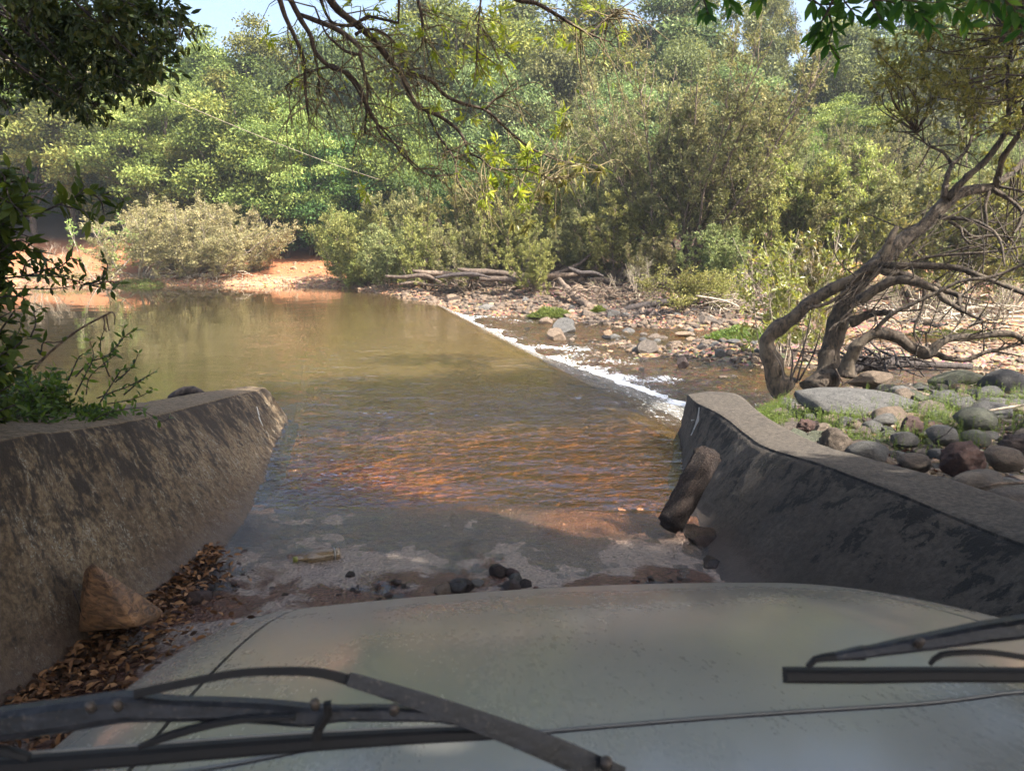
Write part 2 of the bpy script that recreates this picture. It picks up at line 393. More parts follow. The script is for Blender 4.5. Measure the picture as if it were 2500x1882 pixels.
# ------------------------------------------------------------------ layout of the ford
C0 = np.array([1.94, 9.08]); C1 = np.array([-3.02, 30.0])      # crest line of the causeway, near and far end
SD = (C1 - C0) / np.linalg.norm(C1 - C0); ND = np.array([SD[1], -SD[0]])
ROADW = 4.65
def sn(x, y):
    dx, dy = x - C0[0], y - C0[1]
    return dx * SD[0] + dy * SD[1], dx * ND[0] + dy * ND[1]
RB = [(-4, 2.6), (0, 2.0), (3., 1.62), (5., 1.47), (5.8, 1.46), (6.8, 1.52), (8.3, 1.86), (9.08, 1.94)]    # foot of the right wall (y, x)
LB = [(-4, -3.4), (0, -2.75), (3.2, -2.32), (5.5, -2.20), (6.2, -2.20), (8, -2.5), (9.95, -2.9)]      # foot of the left wall
def xr(y):
    y = np.asarray(y, float); far = C0[0] + (y - C0[1]) * SD[0] / SD[1]
    return np.where(y > 9.08, far, np.interp(y, *zip(*RB)))
def xl(y):
    y = np.asarray(y, float); far = -2.9 + (y - 9.95) * SD[0] / SD[1]
    return np.where(y > 9.95, far, np.interp(y, *zip(*LB)))
def road_z(x, y):
    y = np.asarray(y, float)
    z = np.interp(y, [0, 4.4, 4.9, 6.4, 7.6, 40], [.34, .022, .0, -.016, -.13, -.13]) + 0 * np.asarray(x, float)
    z = np.where(y < 0, .34 + .03 * -y, z)
    return z
FN_S = [-1, 1.5, 3.9, 5.9, 7.4, 9.2, 11.1, 17, 21.5]; FN_N = [1.95, 1.8, 1.52, 1.3, 1.08, .74, .64, .62, .5]
def foam_n(s):
    s = np.asarray(s, float)
    return np.interp(s, FN_S, FN_N) + .14 * vn(s * 1.1, s * 0, None, 5) + .09 * vn(s * 3.3, s * 0, None, 6)
def down_z(s): return -.45 + .12 * sst(8, 22, s)
FAR = np.array([(-90, 47), (-40, 45), (-18, 43.5), (-12, 42.5), (-8, 40.), (-6.2, 36.5), (-4.6, 33.), (-3.2, 30.3), (-1., 28.6), (.8, 27.8), (3, 25.4), (6.5, 23.8), (11, 22.5), (20, 24), (40, 28), (90, 36)])
RBK = np.array([(2.0, 8.9), (2.6, 9.7), (3.3, 10.9), (4.1, 11.9), (6, 12.3), (9, 12.7), (15, 14), (90, 26)])
LBK = np.array([(-90, 13), (-30, 9), (-10, 7.2), (-6.3, 7.3), (-4.7, 8.), (-3.9, 9.), (-3.3, 9.9), (-3.0, 10.0)])
def bank(x, y, poly):
    """signed distance to a left-to-right polyline; + above it in y"""
    best = np.full(np.shape(x), 1e9); sign = np.ones(np.shape(x))
    for (x0, y0), (x1, y1) in zip(poly[:-1], poly[1:]):
        dx, dy = x1 - x0, y1 - y0; t = np.clip(((x - x0) * dx + (y - y0) * dy) / (dx * dx + dy * dy), 0, 1)
        d = np.hypot(x - x0 - t * dx, y - y0 - t * dy)
        m = d < best; best = np.where(m, d, best)
        cr = dx * (y - y0) - dy * (x - x0); sign = np.where(m, np.sign(cr), sign)
    return best * sign
LOX = [-4, -2, 1.5, 4.3, 5.0, 6.0, 7.3, 8.6, 9.8, 10.]; LOY = [-4.1, -3.85, -3.25, -3.08, -3.2, -3.2, -3.35, -3.5, -3.55, -3.5]
def height(x, y):
    x = np.asarray(x, float); y = np.asarray(y, float)
    s, n = sn(x, y)
    up = 1 - sst(0., .6, n)                     # 1 upstream
    # river bed
    pool = -1.1 + .25 * fbm(x * .3, y * .3, None, 3, 1)
    cw = sst(-ROADW - 1.2, -ROADW + .1, n)
    bed_up = pool * (1 - cw) - .20 * cw
    dz = down_z(s)
    bed_dn = dz - .16 + .13 * fbm(x * .9, y * .9, None, 4, 2) + .07 * fbm(x * 4, y * 4, None, 2, 9)
    bar = np.exp(-(((x - 6.2) / 3.6) ** 2 + ((y - 19.6) / 2.3) ** 2)) * .26 + np.exp(-(((x - 13) / 6) ** 2 + ((y - 18.5) / 2.6) ** 2)) * .3
    bed_dn = bed_dn + bar
    z = bed_up * up + bed_dn * (1 - up)
    wl = 0 * up + dz * (1 - up)
    # far bank
    d = bank(x, y, FAR) + .5 * fbm(x * .5, y * .5, None, 3, 3)
    k = sst(2, 12, x)
    land = np.interp(d, [-8, -1.5, 0, .6, 3, 8, 14, 30, 120], [-1.5, -.45, 0, .16, .5, 1.3, 2.5, 7.0, 26])
    land = land + .05 * fbm(x * 2, y * 2, None, 3, 4) * sst(0, 1, d)
    hump = np.exp(-(((x + 24) / 6.) ** 2 + ((y - 54) / 6) ** 2)) * 1.2
    z = np.maximum(z, wl + land + hump)
    # near right bank
    d = -bank(x, y, RBK) + .15 * fbm(x * 1.3, y * 1.3, None, 3, 8)
    land = np.interp(d, [-3, -.6, 0, .7, 2.2, 5, 20], [-1.2, -.75, -.48, .08, .33, .52, .9]) + .035 * fbm(x * 2.5, y * 2.5, None, 3, 11)
    land = np.where(n > -.3, land, -2)
    inside = (x < xr(y) + .62) & (y < 9.2)
    z = np.where(inside, z, np.maximum(z, land))
    # near left bank
    d = -bank(x, y, LBK) + .15 * fbm(x * 1.2, y * 1.2, None, 3, 12)
    land = np.interp(d, [-3, 0, .5, 1.6, 3.4, 8], [-1.4, -.05, .10, .45, .98, 1.3]) + .04 * fbm(x * 2.5, y * 2.5, None, 3, 13)
    left = (x < np.interp(y, LOX, LOY))
    z = np.where(left, np.maximum(z, land), z)
    z = np.where((~left) & (y < 9.6) & inside, road_z(x, y) - .10, z)
    return z
def hz(x, y): return float(height(np.array([x]), np.array([y]))[0])

def axis(segs):
    out = []
    for a, b, st in segs: out.append(np.arange(a, b, st))
    out.append([segs[-1][1]]); return np.concatenate(out)
gx = axis([(-120, -30, 3.), (-30, -10, .45), (-10, -4, .15), (-4, 4, .07), (4, 10, .12), (10, 30, .35), (30, 120, 3.)])
gy = axis([(-40, -5, 2.5), (-5, 1, .3), (1, 11, .07), (11, 24, .14), (24, 48, .25), (48, 75, .8), (75, 170, 4.)])
X, Y = np.meshgrid(gx, gy, indexing='ij'); X = X.ravel(); Y = Y.ravel(); Z = height(X, Y)
s_, n_ = sn(X, Y)
def lerp(a, b, t): return a * (1 - t)[:, None] + np.array(b)[None, :] * t[:, None]
col = np.tile(np.array([[.30, .20, .13]]), (len(X), 1))                    # bed brown
dF = bank(X, Y, FAR)
nn = fbm(X * .6, Y * .6, None, 4, 21)
col = lerp(col, (.50, .30, .17), sst(-2.5, 0, dF))                         # red-tan shore
col = lerp(col, (.34, .20, .12), sst(.6, 2.5, dF + nn * 1.5) * (1 - sst(7, 9, dF)))  # pale gravel
red = sst(.1, .35, nn * .5 + np.exp(-((dF - 7.5 - 3 * sst(-12, -20, X)) / (3.0 + 2.5 * sst(-14, -20, X))) ** 2) - .2) * sst(-80, -55, X) * (1 - sst(-6, -2, X))
red = np.maximum(red, .9 * sst(1.6, 3., dF + nn) * (1 - sst(11, 14, dF)) * sst(-5, -8, X)); col = lerp(col, (.40, .155, .065), red)
col = lerp(col, (.11, .078, .055), sst(-6, -1, X) * (1 - sst(10, 15, X)) * sst(-6, 3, dF) * .8)
col = lerp(col, (.10, .07, .045), sst(9, 12, dF + nn * 2 - 4 * sst(-12, -20, X)))                 # forest floor
near = (Y < 13) & (X > 1.5); col[near] = np.array([.15, .12, .085])
nl = (Y < 10) & (X < -2.4) & (Z > -.1); col[nl] = np.array([.17, .10, .065])
wet = 1 - sst(.0, .25, Z - np.where(n_ > .3, down_z(s_), 0))
grav = sst(-3, 0, dF) * (1 - sst(9, 11, dF)) * (1 - red * .8) + (n_ > 1) * 1.
mb = MB(); mb.add(np.stack([X, Y, Z], 1), gridq(len(gx), len(gy)))
g = mb.obj('ground', M['ground'], attrs={'col': col, 'wet': np.clip(wet, 0, 1), 'gravel': np.clip(grav, 0, 1)})
tag(g, kind='structure')

# road: approach ramp and submerged causeway
def mk_road():
    vy = axis([(-5, 2, .12), (2, 9.6, .028), (9.6, 30.6, .12)])
    nu = 190; u = np.linspace(0, 1, nu)
    V, U = np.meshgrid(vy, u, indexing='ij')
    L = xl(V) - np.where(V < 9.6, .32, 0); Rr = xr(V) + np.where(V < 9.0, .40, 0)
    x = L + (Rr - L) * U; y = V + 0 * U
    z = road_z(x, y)
    nearm = 1 - sst(9, 13, y)
    z = z + nearm * (.014 * fbm(x * 2.2, y * 2.2, None, 5, 31) + .009 * fbm(x * 12, y * 12, None, 3, 32)) + .006
    # broken concrete edge: a worn step where the slab ends
    st = 6.35 + .35 * fbm(x * .9, x * 0, None, 3, 33) - .25 * sst(.0, 1.5, x)
    z = z - .022 * sst(0, .06, y - st) * (1 - sst(7.2, 8, y))
    z = z - .035 * sst(-.05, .2, fbm(x * 1.3 + 4, y * 1.7, None, 4, 34) - .15) * (1 - sst(5.2, 6, y)) * nearm
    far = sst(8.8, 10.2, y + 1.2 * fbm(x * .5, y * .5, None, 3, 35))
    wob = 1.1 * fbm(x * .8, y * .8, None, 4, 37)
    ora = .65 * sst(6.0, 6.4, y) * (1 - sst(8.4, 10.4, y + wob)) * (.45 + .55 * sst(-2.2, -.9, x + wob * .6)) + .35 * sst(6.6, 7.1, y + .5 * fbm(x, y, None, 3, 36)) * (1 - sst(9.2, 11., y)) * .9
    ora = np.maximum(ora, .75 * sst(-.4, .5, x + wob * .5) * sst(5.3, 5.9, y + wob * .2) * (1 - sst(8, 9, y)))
    m = MB(); m.add(np.stack([x.ravel(), y.ravel(), z.ravel()], 1), gridq(len(vy), nu)[:, ::-1])
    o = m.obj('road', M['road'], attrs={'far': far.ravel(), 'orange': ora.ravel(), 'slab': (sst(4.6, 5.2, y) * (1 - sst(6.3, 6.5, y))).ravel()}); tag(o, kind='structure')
    # sloping downstream apron of the causeway
    ss = np.arange(-.8, 21.6, .12); k = np.linspace(0, 1, 8)
    S, K = np.meshgrid(ss, k, indexing='ij')
    nmax = foam_n(S) + .5; nnn = K * nmax; zz = -.13 + (down_z(S) - .1 + .10) * np.clip(nnn / foam_n(S), 0, 1.5) * .92 - .02
    xx = C0[0] + SD[0] * S + ND[0] * nnn; yy = C0[1] + SD[1] * S + ND[1] * nnn
    m = MB(); m.add(np.stack([xx.ravel(), yy.ravel(), zz.ravel()], 1), gridq(len(ss), 8)[:, ::-1])
    o = m.obj('causeway_apron', M['road'], attrs={'far': np.ones(S.size), 'orange': np.zeros(S.size)}); tag(o, kind='structure')
mk_road()

# water
def mk_water():
    ss = axis([(-9, -5, .10), (-5, 9, .026), (9, 15, .06), (15, 24, .12), (24, 48, .6)])
    nv = axis([(-90, -30, 4.), (-30, -8, .5), (-8, -4.8, .09), (-4.8, 2.2, .03), (2.2, 10, .05), (10, 30, .35), (30, 90, 3.)])
    S, N = np.meshgrid(ss, nv, indexing='ij')
    x = C0[0] + SD[0] * S + ND[0] * N; y = C0[1] + SD[1] * S + ND[1] * N
    fn = foam_n(S); dz = down_z(S)
    t = np.clip((N + .05) / (fn + .05), 0, 1)
    z = dz * (.15 * t + .85 * t ** 1.6)
    dist = N - fn
    fall = np.exp(-np.abs(dist) * 1.2)
    z = z + (N > .2) * (.045 * np.exp(-((dist) / .25) ** 2) * (.6 + .6 * vn(S * 5, N * 5, None, 41)))
    rough = (dist > 0) * np.exp(-dist / 3.5)
    z = z + (N > 0.3) * .05 * fbm(x * 3.2, y * 3.2, None, 4, 42) * (.25 + rough)
    z = z + (N <= .2) * .004 * fbm(x * 2, y * 2, None, 3, 43)
    wid = np.interp(S, [-1, 3, 5, 9, 16, 21], [.42, .38, .30, .27, .26, .22])
    foam = np.exp(-((dist - .12) / wid) ** 2) * 1.32
    foam = foam * (.80 + .35 * vn(S * 1.3, N * 1.3, None, 44))
    streak = (dist > 0) * (.73 + .32 * fbm(x * 1.1, y * 1.1, None, 3, 45)) * np.exp(-dist / 7.)
    app = (N > .12) * (dist <= 0) * (.62 + .08 * t)
    foam = np.maximum(np.maximum(foam, streak), app)
    foam = np.where(N < .05, 0, foam)
    foam = np.clip(foam, 0, 1)
    chop = np.clip((N > .05) * (dist < .1) * .8 + (dist >= .1) * .35 * np.exp(-dist / 8), 0, 1)
    chop = np.where(N < .05, 0, chop)
    # ripples: livelier over the causeway
    cw = sst(-ROADW - 3, -ROADW + 1.5, N)
    rip = .10 + .50 * cw
    rip = rip * (1 - .88 * sst(4, 22, S)) * (.35 + .65 * sst(-ROADW - 6, -ROADW + 1, N))
    g1 = np.exp(-((S - 1.6) / 1.1) ** 2) * cw; g2 = np.exp(-(((x + 1.7) / 1.0) ** 2 + ((y - 7.3) / 1.1) ** 2)); g3 = np.exp(-(((x - 1.0) / .9) ** 2 + ((y - 7.0) / 1.4) ** 2))
    rip = rip * (1 - .5 * np.exp(-((S + 1.6) / 1.3) ** 2) * sst(-1.2, -.4, x)) + 1.4 * g1 + 1.4 * g2 + .3 * g3
    rip = rip * (.75 + .5 * fbm(x * .7, y * .7, None, 2, 47))
    thin = (1 - sst(5.9, 6.4, y + .3 * fbm(x * .9, x * 0, None, 3, 33))) * cw
    rip = rip * (1 - .8 * thin)
    rip = np.where(N > .1, .9, rip); chop = np.maximum(chop, .30 * thin)
    depth = -height(x.ravel(), y.ravel()).reshape(x.shape) * (N < 0)
    murk = np.where(N < 0, .40 * cw + .42 * (1 - cw), np.where(dist < .15, .5, .12))
    murk = murk * (1 - .93 * (1 - sst(10.5, 14., y)) * (N > -ROADW - .5) * (N < 0.5))
    # real wavelets near the ford
    fine = np.maximum(sst(11, 7, S), sst(22, 16, S) * (N > .1)) * sst(-6, -4.5, N) * (1 - sst(9, 11, N))
    xw = x + .05 * vn(x * 3, y * 3, None, 71); yw = y + .06 * vn(x * 2.2, y * 2.2, None, 72)
    ang = np.arctan2(y - 8.2, x + 1.5)
    wv = .0075 * vn(xw / .20, yw / .095, None, 73) + .0035 * vn(xw / .11, yw / .05, None, 74) + .014 * vn(xw / .5, yw / .26, None, 75)
    rr = np.hypot(x + 1.5, (y - 8.6) * .9); ringw = .0035 * np.sin(rr * 46 + 3 * vn(x * 2, y * 2, None, 76)) * g2
    wv = np.where(N > .1, wv * .9 + .012 * vn(x / .12, y / .12, None, 77) * (1 - sst(1, 3, N)) + .035 * sst(0, .5, dist) * vn(xw / .38, yw / .26, None, 79), wv * np.clip(rip, .05, 2.2) * 1.15 + ringw)
    wv = wv + .0028 * thin * vn(x / .06, y / .05, None, 78)
    z = z + wv * fine
    m = MB(); m.add(np.stack([x.ravel(), y.ravel(), z.ravel()], 1), gridq(len(ss), len(nv))[:, ::-1])
    o = m.obj('water', M['water'], attrs={'rip': rip.ravel(), 'foam': foam.ravel(), 'murk': murk.ravel(), 'chop': chop.ravel(), 'thin': thin.ravel(), 'milk': np.clip((N > .05) * (dist < .15) * 1., 0, 1).ravel(), 'deep': (1 - cw).ravel() * (N.ravel() < 0)})
    tag(o, kind='structure')
mk_water()

# ------------------------------------------------------------------ retaining walls
def wall(name, st, mat, side, label, cap_far):
    """st: (inner foot, inner top, outer top) triples from the tip towards the camera"""
    A = spline([(*f, *t, *o) for f, t, o in st], .035)
    n = len(A); F, T, O = A[:, 0:3], A[:, 3:6], A[:, 6:9]
    rows = []; tone = []
    def put(p, tn): rows.append(p); tone.append(np.full(n, tn) if np.isscalar(tn) else tn)
    F2 = F.copy(); F2[:, 2] -= .35; F2 += (F - T) * np.array([.25, .25, 0])
    put(F2, 0.)
    for k in np.linspace(0, .955, 30):
        bul = .05 * math.sin(k * math.pi) * 0
        flare = .10 * max(0, 1 - k / .22) ** 1.5
        dirv = (F - T) * np.array([1, 1, 0]); dirv /= np.linalg.norm(dirv, axis=1, keepdims=True) + 1e-6
        put(F + (T - F) * k + dirv * flare, k)
    W = O - T
    put(T + np.array([0, 0, -.02]), .975)
    for k in (0.012, .06): put(T + W * k + np.array([0, 0, -.006 if k < .05 else 0]), 1.)
    for k in np.linspace(.15, .92, 11): put(T + W * k, 1.)
    O2 = O.copy(); O2[:, 2] -= .03; put(O + W * .0 - np.array([0, 0, .012]), 1.)
    O3 = O + W * .08; O3[:, 2] -= .9; put(O3, .6)
    V = np.stack(rows, 1); TN = np.stack(tone, 1)                       # n x rows
    nx = fbm(V[..., 0] * 5, V[..., 1] * 5, V[..., 2] * 5, 5, 51); nx2 = fbm(V[..., 0] * 22, V[..., 1] * 22, V[..., 2] * 22, 3, 52)
    disp = .016 * nx + .006 * nx2
    edge = np.exp(-((TN - 1) / .04) ** 2)
    V[..., 0] += -side * disp; V[..., 2] += disp * .6 * edge
    m = MB(); q = gridq(n, V.shape[1]);
    m.add(V.reshape(-1, 3), q if side < 0 else q[:, ::-1], None, TN.ravel())
    # end caps
    for e in (0, n - 1):
        c = V[e].mean(0); k = V.shape[1]
        vv = np.vstack([V[e], c]); tr = [(i, i + 1, k) for i in range(k - 1)]
        m.add(vv, None, tr if (e == 0) == (side > 0) else [(b, a, c_) for a, b, c_ in tr], .5)
    w = m.obj(name, M[mat]); w.data.set_sharp_from_angle(angle=R(38)); tag(w, label, 'wall'); return w
V3 = lambda *a: np.array(a, float)
def fz(y): return float(road_z(0, y)) - .02
lw = [(V3(-2.93, 10.05, -.14), V3(-3.02, 10.0, -.08), V3(-3.5, 9.98, -.1)),
      (V3(-2.86, 9.85, -.14), P(655, 952, 9.55), P(615, 948, 9.8)),
      (V3(-2.78, 9.5, -.14), P(625, 953, 9.2), P(560, 949, 9.5)),
      (V3(-2.50, 8., -.13), P(560, 968, 8.1), P(480, 958, 8.55)),
      (V3(-2.24, 6.6, -.10), P(450, 996, 6.7), P(380, 975, 7.2)),
      (V3(-2.20, 5.4, fz(5.4)), P(330, 1024, 5.5), P(250, 992, 6.0)),
      (V3(-2.26, 4.2, fz(4.2)), P(150, 1052, 4.5), P(0, 1020, 4.9)),
      (V3(-2.34, 3.1, fz(3.1)), P(-10, 1076, 3.8), P(-180, 1040, 4.2)),
      (V3(-2.55, 1.5, fz(1.5)), V3(-2.85, 1.5, 1.35), V3(-3.3, 1.5, 1.33)),
      (V3(-3.0, -2, fz(0)), V3(-3.4, -2, 1.5), V3(-3.9, -2, 1.45))]
lwall = wall('retaining_wall', lw, 'wall_left', -1, 'streaked grey and brown stained concrete wall with a sloping nose beside the bottle', 1)
rw = [(V3(1.97, 8.95, -.14), P(1679, 962, 8.75), P(1740, 955, 9.15)),
      (V3(1.86, 8.3, -.14), P(1700, 982, 8.2), P(1800, 960, 8.7)),
      (V3(1.66, 7.5, -.14), P(1760, 1012, 7.4), P(1850, 1000, 7.75)),
      (V3(1.52, 6.8, -.12), P(1820, 1058, 6.6), P(1905, 1035, 7.0)),
      (V3(1.46, 5.9, -.10), P(1870, 1090, 6.0), P(2000, 1080, 6.3)),
      (V3(1.46, 5.1, fz(5.1)), P(2000, 1130, 5.2), P(2140, 1120, 5.4)),
      (V3(1.50, 4.2, fz(4.2)), P(2200, 1205, 4.35), P(2330, 1170, 4.6)),
      (V3(1.60, 3.1, fz(3.1)), P(2500, 1326, 3.5), P(2620, 1260, 3.8)),
      (V3(1.9, 1., fz(1.)), V3(2.4, 1.2, 1.15), V3(2.9, 1.4, 1.12)),
      (V3(2.5, -3, fz(0)), V3(3.0, -3, 1.35), V3(3.5, -3, 1.3))]
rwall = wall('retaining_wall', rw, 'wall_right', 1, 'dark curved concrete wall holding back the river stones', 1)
# white droppings on the wall noses
def smear(parent, pts, name, label):
    from mathutils.bvhtree import BVHTree
    me = parent.data; bv = BVHTree.FromPolygons([v.co for v in me.vertices], [p.vertices for p in me.polygons])
    A = spline([(a, b, w) for a, b, w in pts], 3.); L, Rr = [], []
    for i, (a, b, w) in enumerate(A):
        for side, lst in ((-1, L), (1, Rr)):
            h = bv.ray_cast(Vector((0, 0, CAMH)), ray(a + side * w, b))
            if h[0] is None: continue
            lst.append(h[0] - ray(a, b) * .004)
    n = min(len(L), len(Rr)); m2 = MB(); m2.add([list(q) for q in L[:n] + Rr[:n]], [(i, i + 1, n + i + 1, n + i) for i in range(n - 1)])
    o = m2.obj(name, M['white_mark'], parent); o['label'] = label
smear(rwall, [(1707, 994, 1.6), (1705, 1012, 2.), (1703, 1026, 3.5), (1698, 1038, 2.2), (1693, 1050, 1.6), (1687, 1063, 1.2)], 'white_streak', 'thin white splash line near the wall nose')
smear(rwall, [(1690, 1024, 3.), (1693, 1027, 5.5), (1698, 1029, 6.), (1702, 1029, 4.)], 'white_splash', 'small white splash blot')
smear(lwall, [(627, 992, .8), (631, 1008, 1.8), (634, 1022, 1.6), (642, 1040, .8)], 'white_streak', 'pale dropping streak near the wall nose')
# ------------------------------------------------------------------ rocks
def rock_base(seed, kind, sub=3):
    bm = bmesh.new(); bmesh.ops.create_icosphere(bm, subdivisions=sub, radius=1)
    r = random.Random(seed); off = Vector((r.uniform(-50, 50), r.uniform(-50, 50), r.uniform(-50, 50)))
    planes = [(Vector((r.gauss(0, 1), r.gauss(0, 1), r.gauss(0, .8))).normalized(), r.uniform(.45, .8)) for _ in range(9 if kind == 'angular' else 7)]
    for v in bm.verts:
        d = v.co.normalized()
        if kind == 'angular':
            c = v.co.copy()
            for n, k in planes:
                e = c.dot(n) - k
                if e > 0: c -= n * e
            c += d * .05 * noise.fractal(c * 2.5 + off, 1., 2., 3)
            v.co = c * 1.25
        else:
            c = d * (1 + .22 * noise.noise(d * .9 + off) + .07 * noise.noise(d * 2.6 + off) + .02 * noise.noise(d * 7 + off))
            for n, k in planes:
                e = c.dot(n) - (k + .14)
                if e > 0: c -= n * e * .85
            v.co = c
        if kind == 'pitted': v.co += d * (.12 * noise.noise(d * 3.2 + off) + .09 * noise.noise(d * 8 + off))
    me = bpy.data.meshes.new('rock'); bm.to_mesh(me); bm.free()
    me.polygons.foreach_set('use_smooth', [True] * len(me.polygons))
    if kind == 'angular':
        try: me.set_sharp_from_angle(angle=R(32))
        except Exception: pass
    me.update(); return me
ROCKS = {k: [rock_base(100 * j + i, k, 4 if k != 'round' else 3) for i in range(6)] for j, k in enumerate(('round', 'angular', 'pitted'))}
RC = {}
def rock(name, loc, size, kind, mat, label, cat='rock', group=None, rot=None, var=None, r=rnd):
    i = r.randrange(6) if var is None else var
    key = (kind, i, mat)
    if key not in RC:
        me = ROCKS[kind][i].copy(); me.materials.append(M[mat]); RC[key] = me
    o = bpy.data.objects.new(name, RC[key]); C.objects.link(o)
    o.location = loc; o.scale = size
    o.rotation_euler = rot if rot is not None else (r.uniform(-.25, .25), r.uniform(-.25, .25), r.uniform(0, 6.28))
    return tag(o, label, cat, group)

# leaning slab of dark laterite
def beam(name, a, b, w, h, mat, up=Vector((0, 0, 1)), seed=3):
    a = Vector(a); b = Vector(b); d = (b - a); L = d.length; d.normalize(); s = d.cross(up).normalized(); u = s.cross(d)
    bm = bmesh.new(); bmesh.ops.create_cube(bm, size=1)
    for v in bm.verts: v.co = Vector((v.co.x * L, v.co.y * w, v.co.z * h))
    bmesh.ops.bevel(bm, geom=bm.edges[:], offset=.04, segments=3, affect='EDGES')
    bmesh.ops.subdivide_edges(bm, edges=[e for e in bm.edges if e.calc_length() > .1], cuts=14, use_grid_fill=True)
    off = Vector((seed, seed * 2, 1))
    for v in bm.verts:
        n = noise.fractal(v.co * 16 + off, 1., 2., 4); n2 = noise.noise(v.co * 34 + off)
        v.co += v.co.normalized() * 0 + Vector((0, v.co.y, v.co.z)).normalized() * (.007 * n + .009 * n2)
        v.co.y *= 1 + .12 * (v.co.x / L)
    mt = Matrix((s, u, d)).transposed()
    R3 = Matrix((d, s, u)).transposed()
    mid = (a + b) / 2
    for v in bm.verts: v.co = R3 @ v.co
    me = bpy.data.meshes.new(name); bm.to_mesh(me); bm.free(); me.materials.append(M[mat])
    me.polygons.foreach_set('use_smooth', [True] * len(me.polygons))
    o = bpy.data.objects.new(name, me); C.objects.link(o); o.location = mid; return o
sl = beam('stone_slab', P(1630, 1292, 5.6), P(1735, 1098, 5.85), .20, .17, 'slab')
tag(sl, 'long rough dark red stone slab leaning against the curved concrete wall', 'stone slab')
for px, py, y, sz, kd, mt, lb in (
        (1722, 1335, 5.55, (.17, .30, .10), 'angular', 'rock_wet', 'flat wet grey slab of stone behind the leaning slab at the wall foot'),
        (1742, 1395, 5.2, (.13, .20, .12), 'angular', 'rock_wet', 'wet layered grey stone at the foot of the curved wall, nearest the car'),
        (1700, 1390, 5.25, (.09, .12, .08), 'angular', 'rock_wet', 'small dark wet stone wedged low between slab and layered stone'),
        (1765, 1430, 5.0, (.14, .16, .08), 'angular', 'rock_wet', 'low wet stone just above the bonnet edge by the curved wall')):
    rock('rubble_stone', P(px, py, y), sz, kd, mt, lb, 'stone')
# pyramid-shaped rock at the left wall
def tri_rock():
    bm = bmesh.new()
    pts = [P(205, 1392, 3.95), P(225, 1372, 3.85), P(400, 1492, 3.9), P(190, 1540, 3.75), P(330, 1530, 3.6), P(250, 1400, 4.05), P(380, 1520, 4.0), P(190, 1545, 3.95)]
    vs = [bm.verts.new(p) for p in pts]; bmesh.ops.convex_hull(bm, input=vs)
    bmesh.ops.delete(bm, geom=[v for v in bm.verts if not v.link_faces], context='VERTS')
    bmesh.ops.triangulate(bm, faces=bm.faces[:])
    bmesh.ops.bevel(bm, geom=bm.edges[:], offset=.006, segments=2, affect='EDGES')
    bmesh.ops.triangulate(bm, faces=bm.faces[:])
    for _ in range(3): bmesh.ops.subdivide_edges(bm, edges=[e for e in bm.edges if e.calc_length() > .03], cuts=1)
    for v in bm.verts:
        q = v.co; v.co = q + Vector((0, -1, .4)) * (.010 * noise.fractal(Vector((q.x * 5, q.y * 5, q.z * 18)), 1, 2, 4) + .004 * noise.noise(q * 40))
    me = bpy.data.meshes.new('pointed_rock'); bm.to_mesh(me); bm.free()
    t = NT('pointed_rock'); o = t.pos(); n = t.noise(t.scaled(o, (4, 4, 16)), 2.5, 6, .6, 1.2); n2 = t.noise(o, 4, 4)
    c = t.mix(t.ramp(n, [(.35, 0.), (.65, 1.)]), (.07, .035, .016), (.30, .155, .065)); c = t.mix(t.ramp(n2, [(.5, 0.), (.65, .7)]), c, (.10, .08, .065))
    me.materials.append(t.done(t.princ(c, .65, t.bump(n, .9, .03))))
    me.polygons.foreach_set('use_smooth', [True] * len(me.polygons))
    ob = bpy.data.objects.new('pointed_rock', me); C.objects.link(ob)
    tag(ob, 'pointed orange-brown rock standing against the foot of the streaked wall', 'rock')
tri_rock()
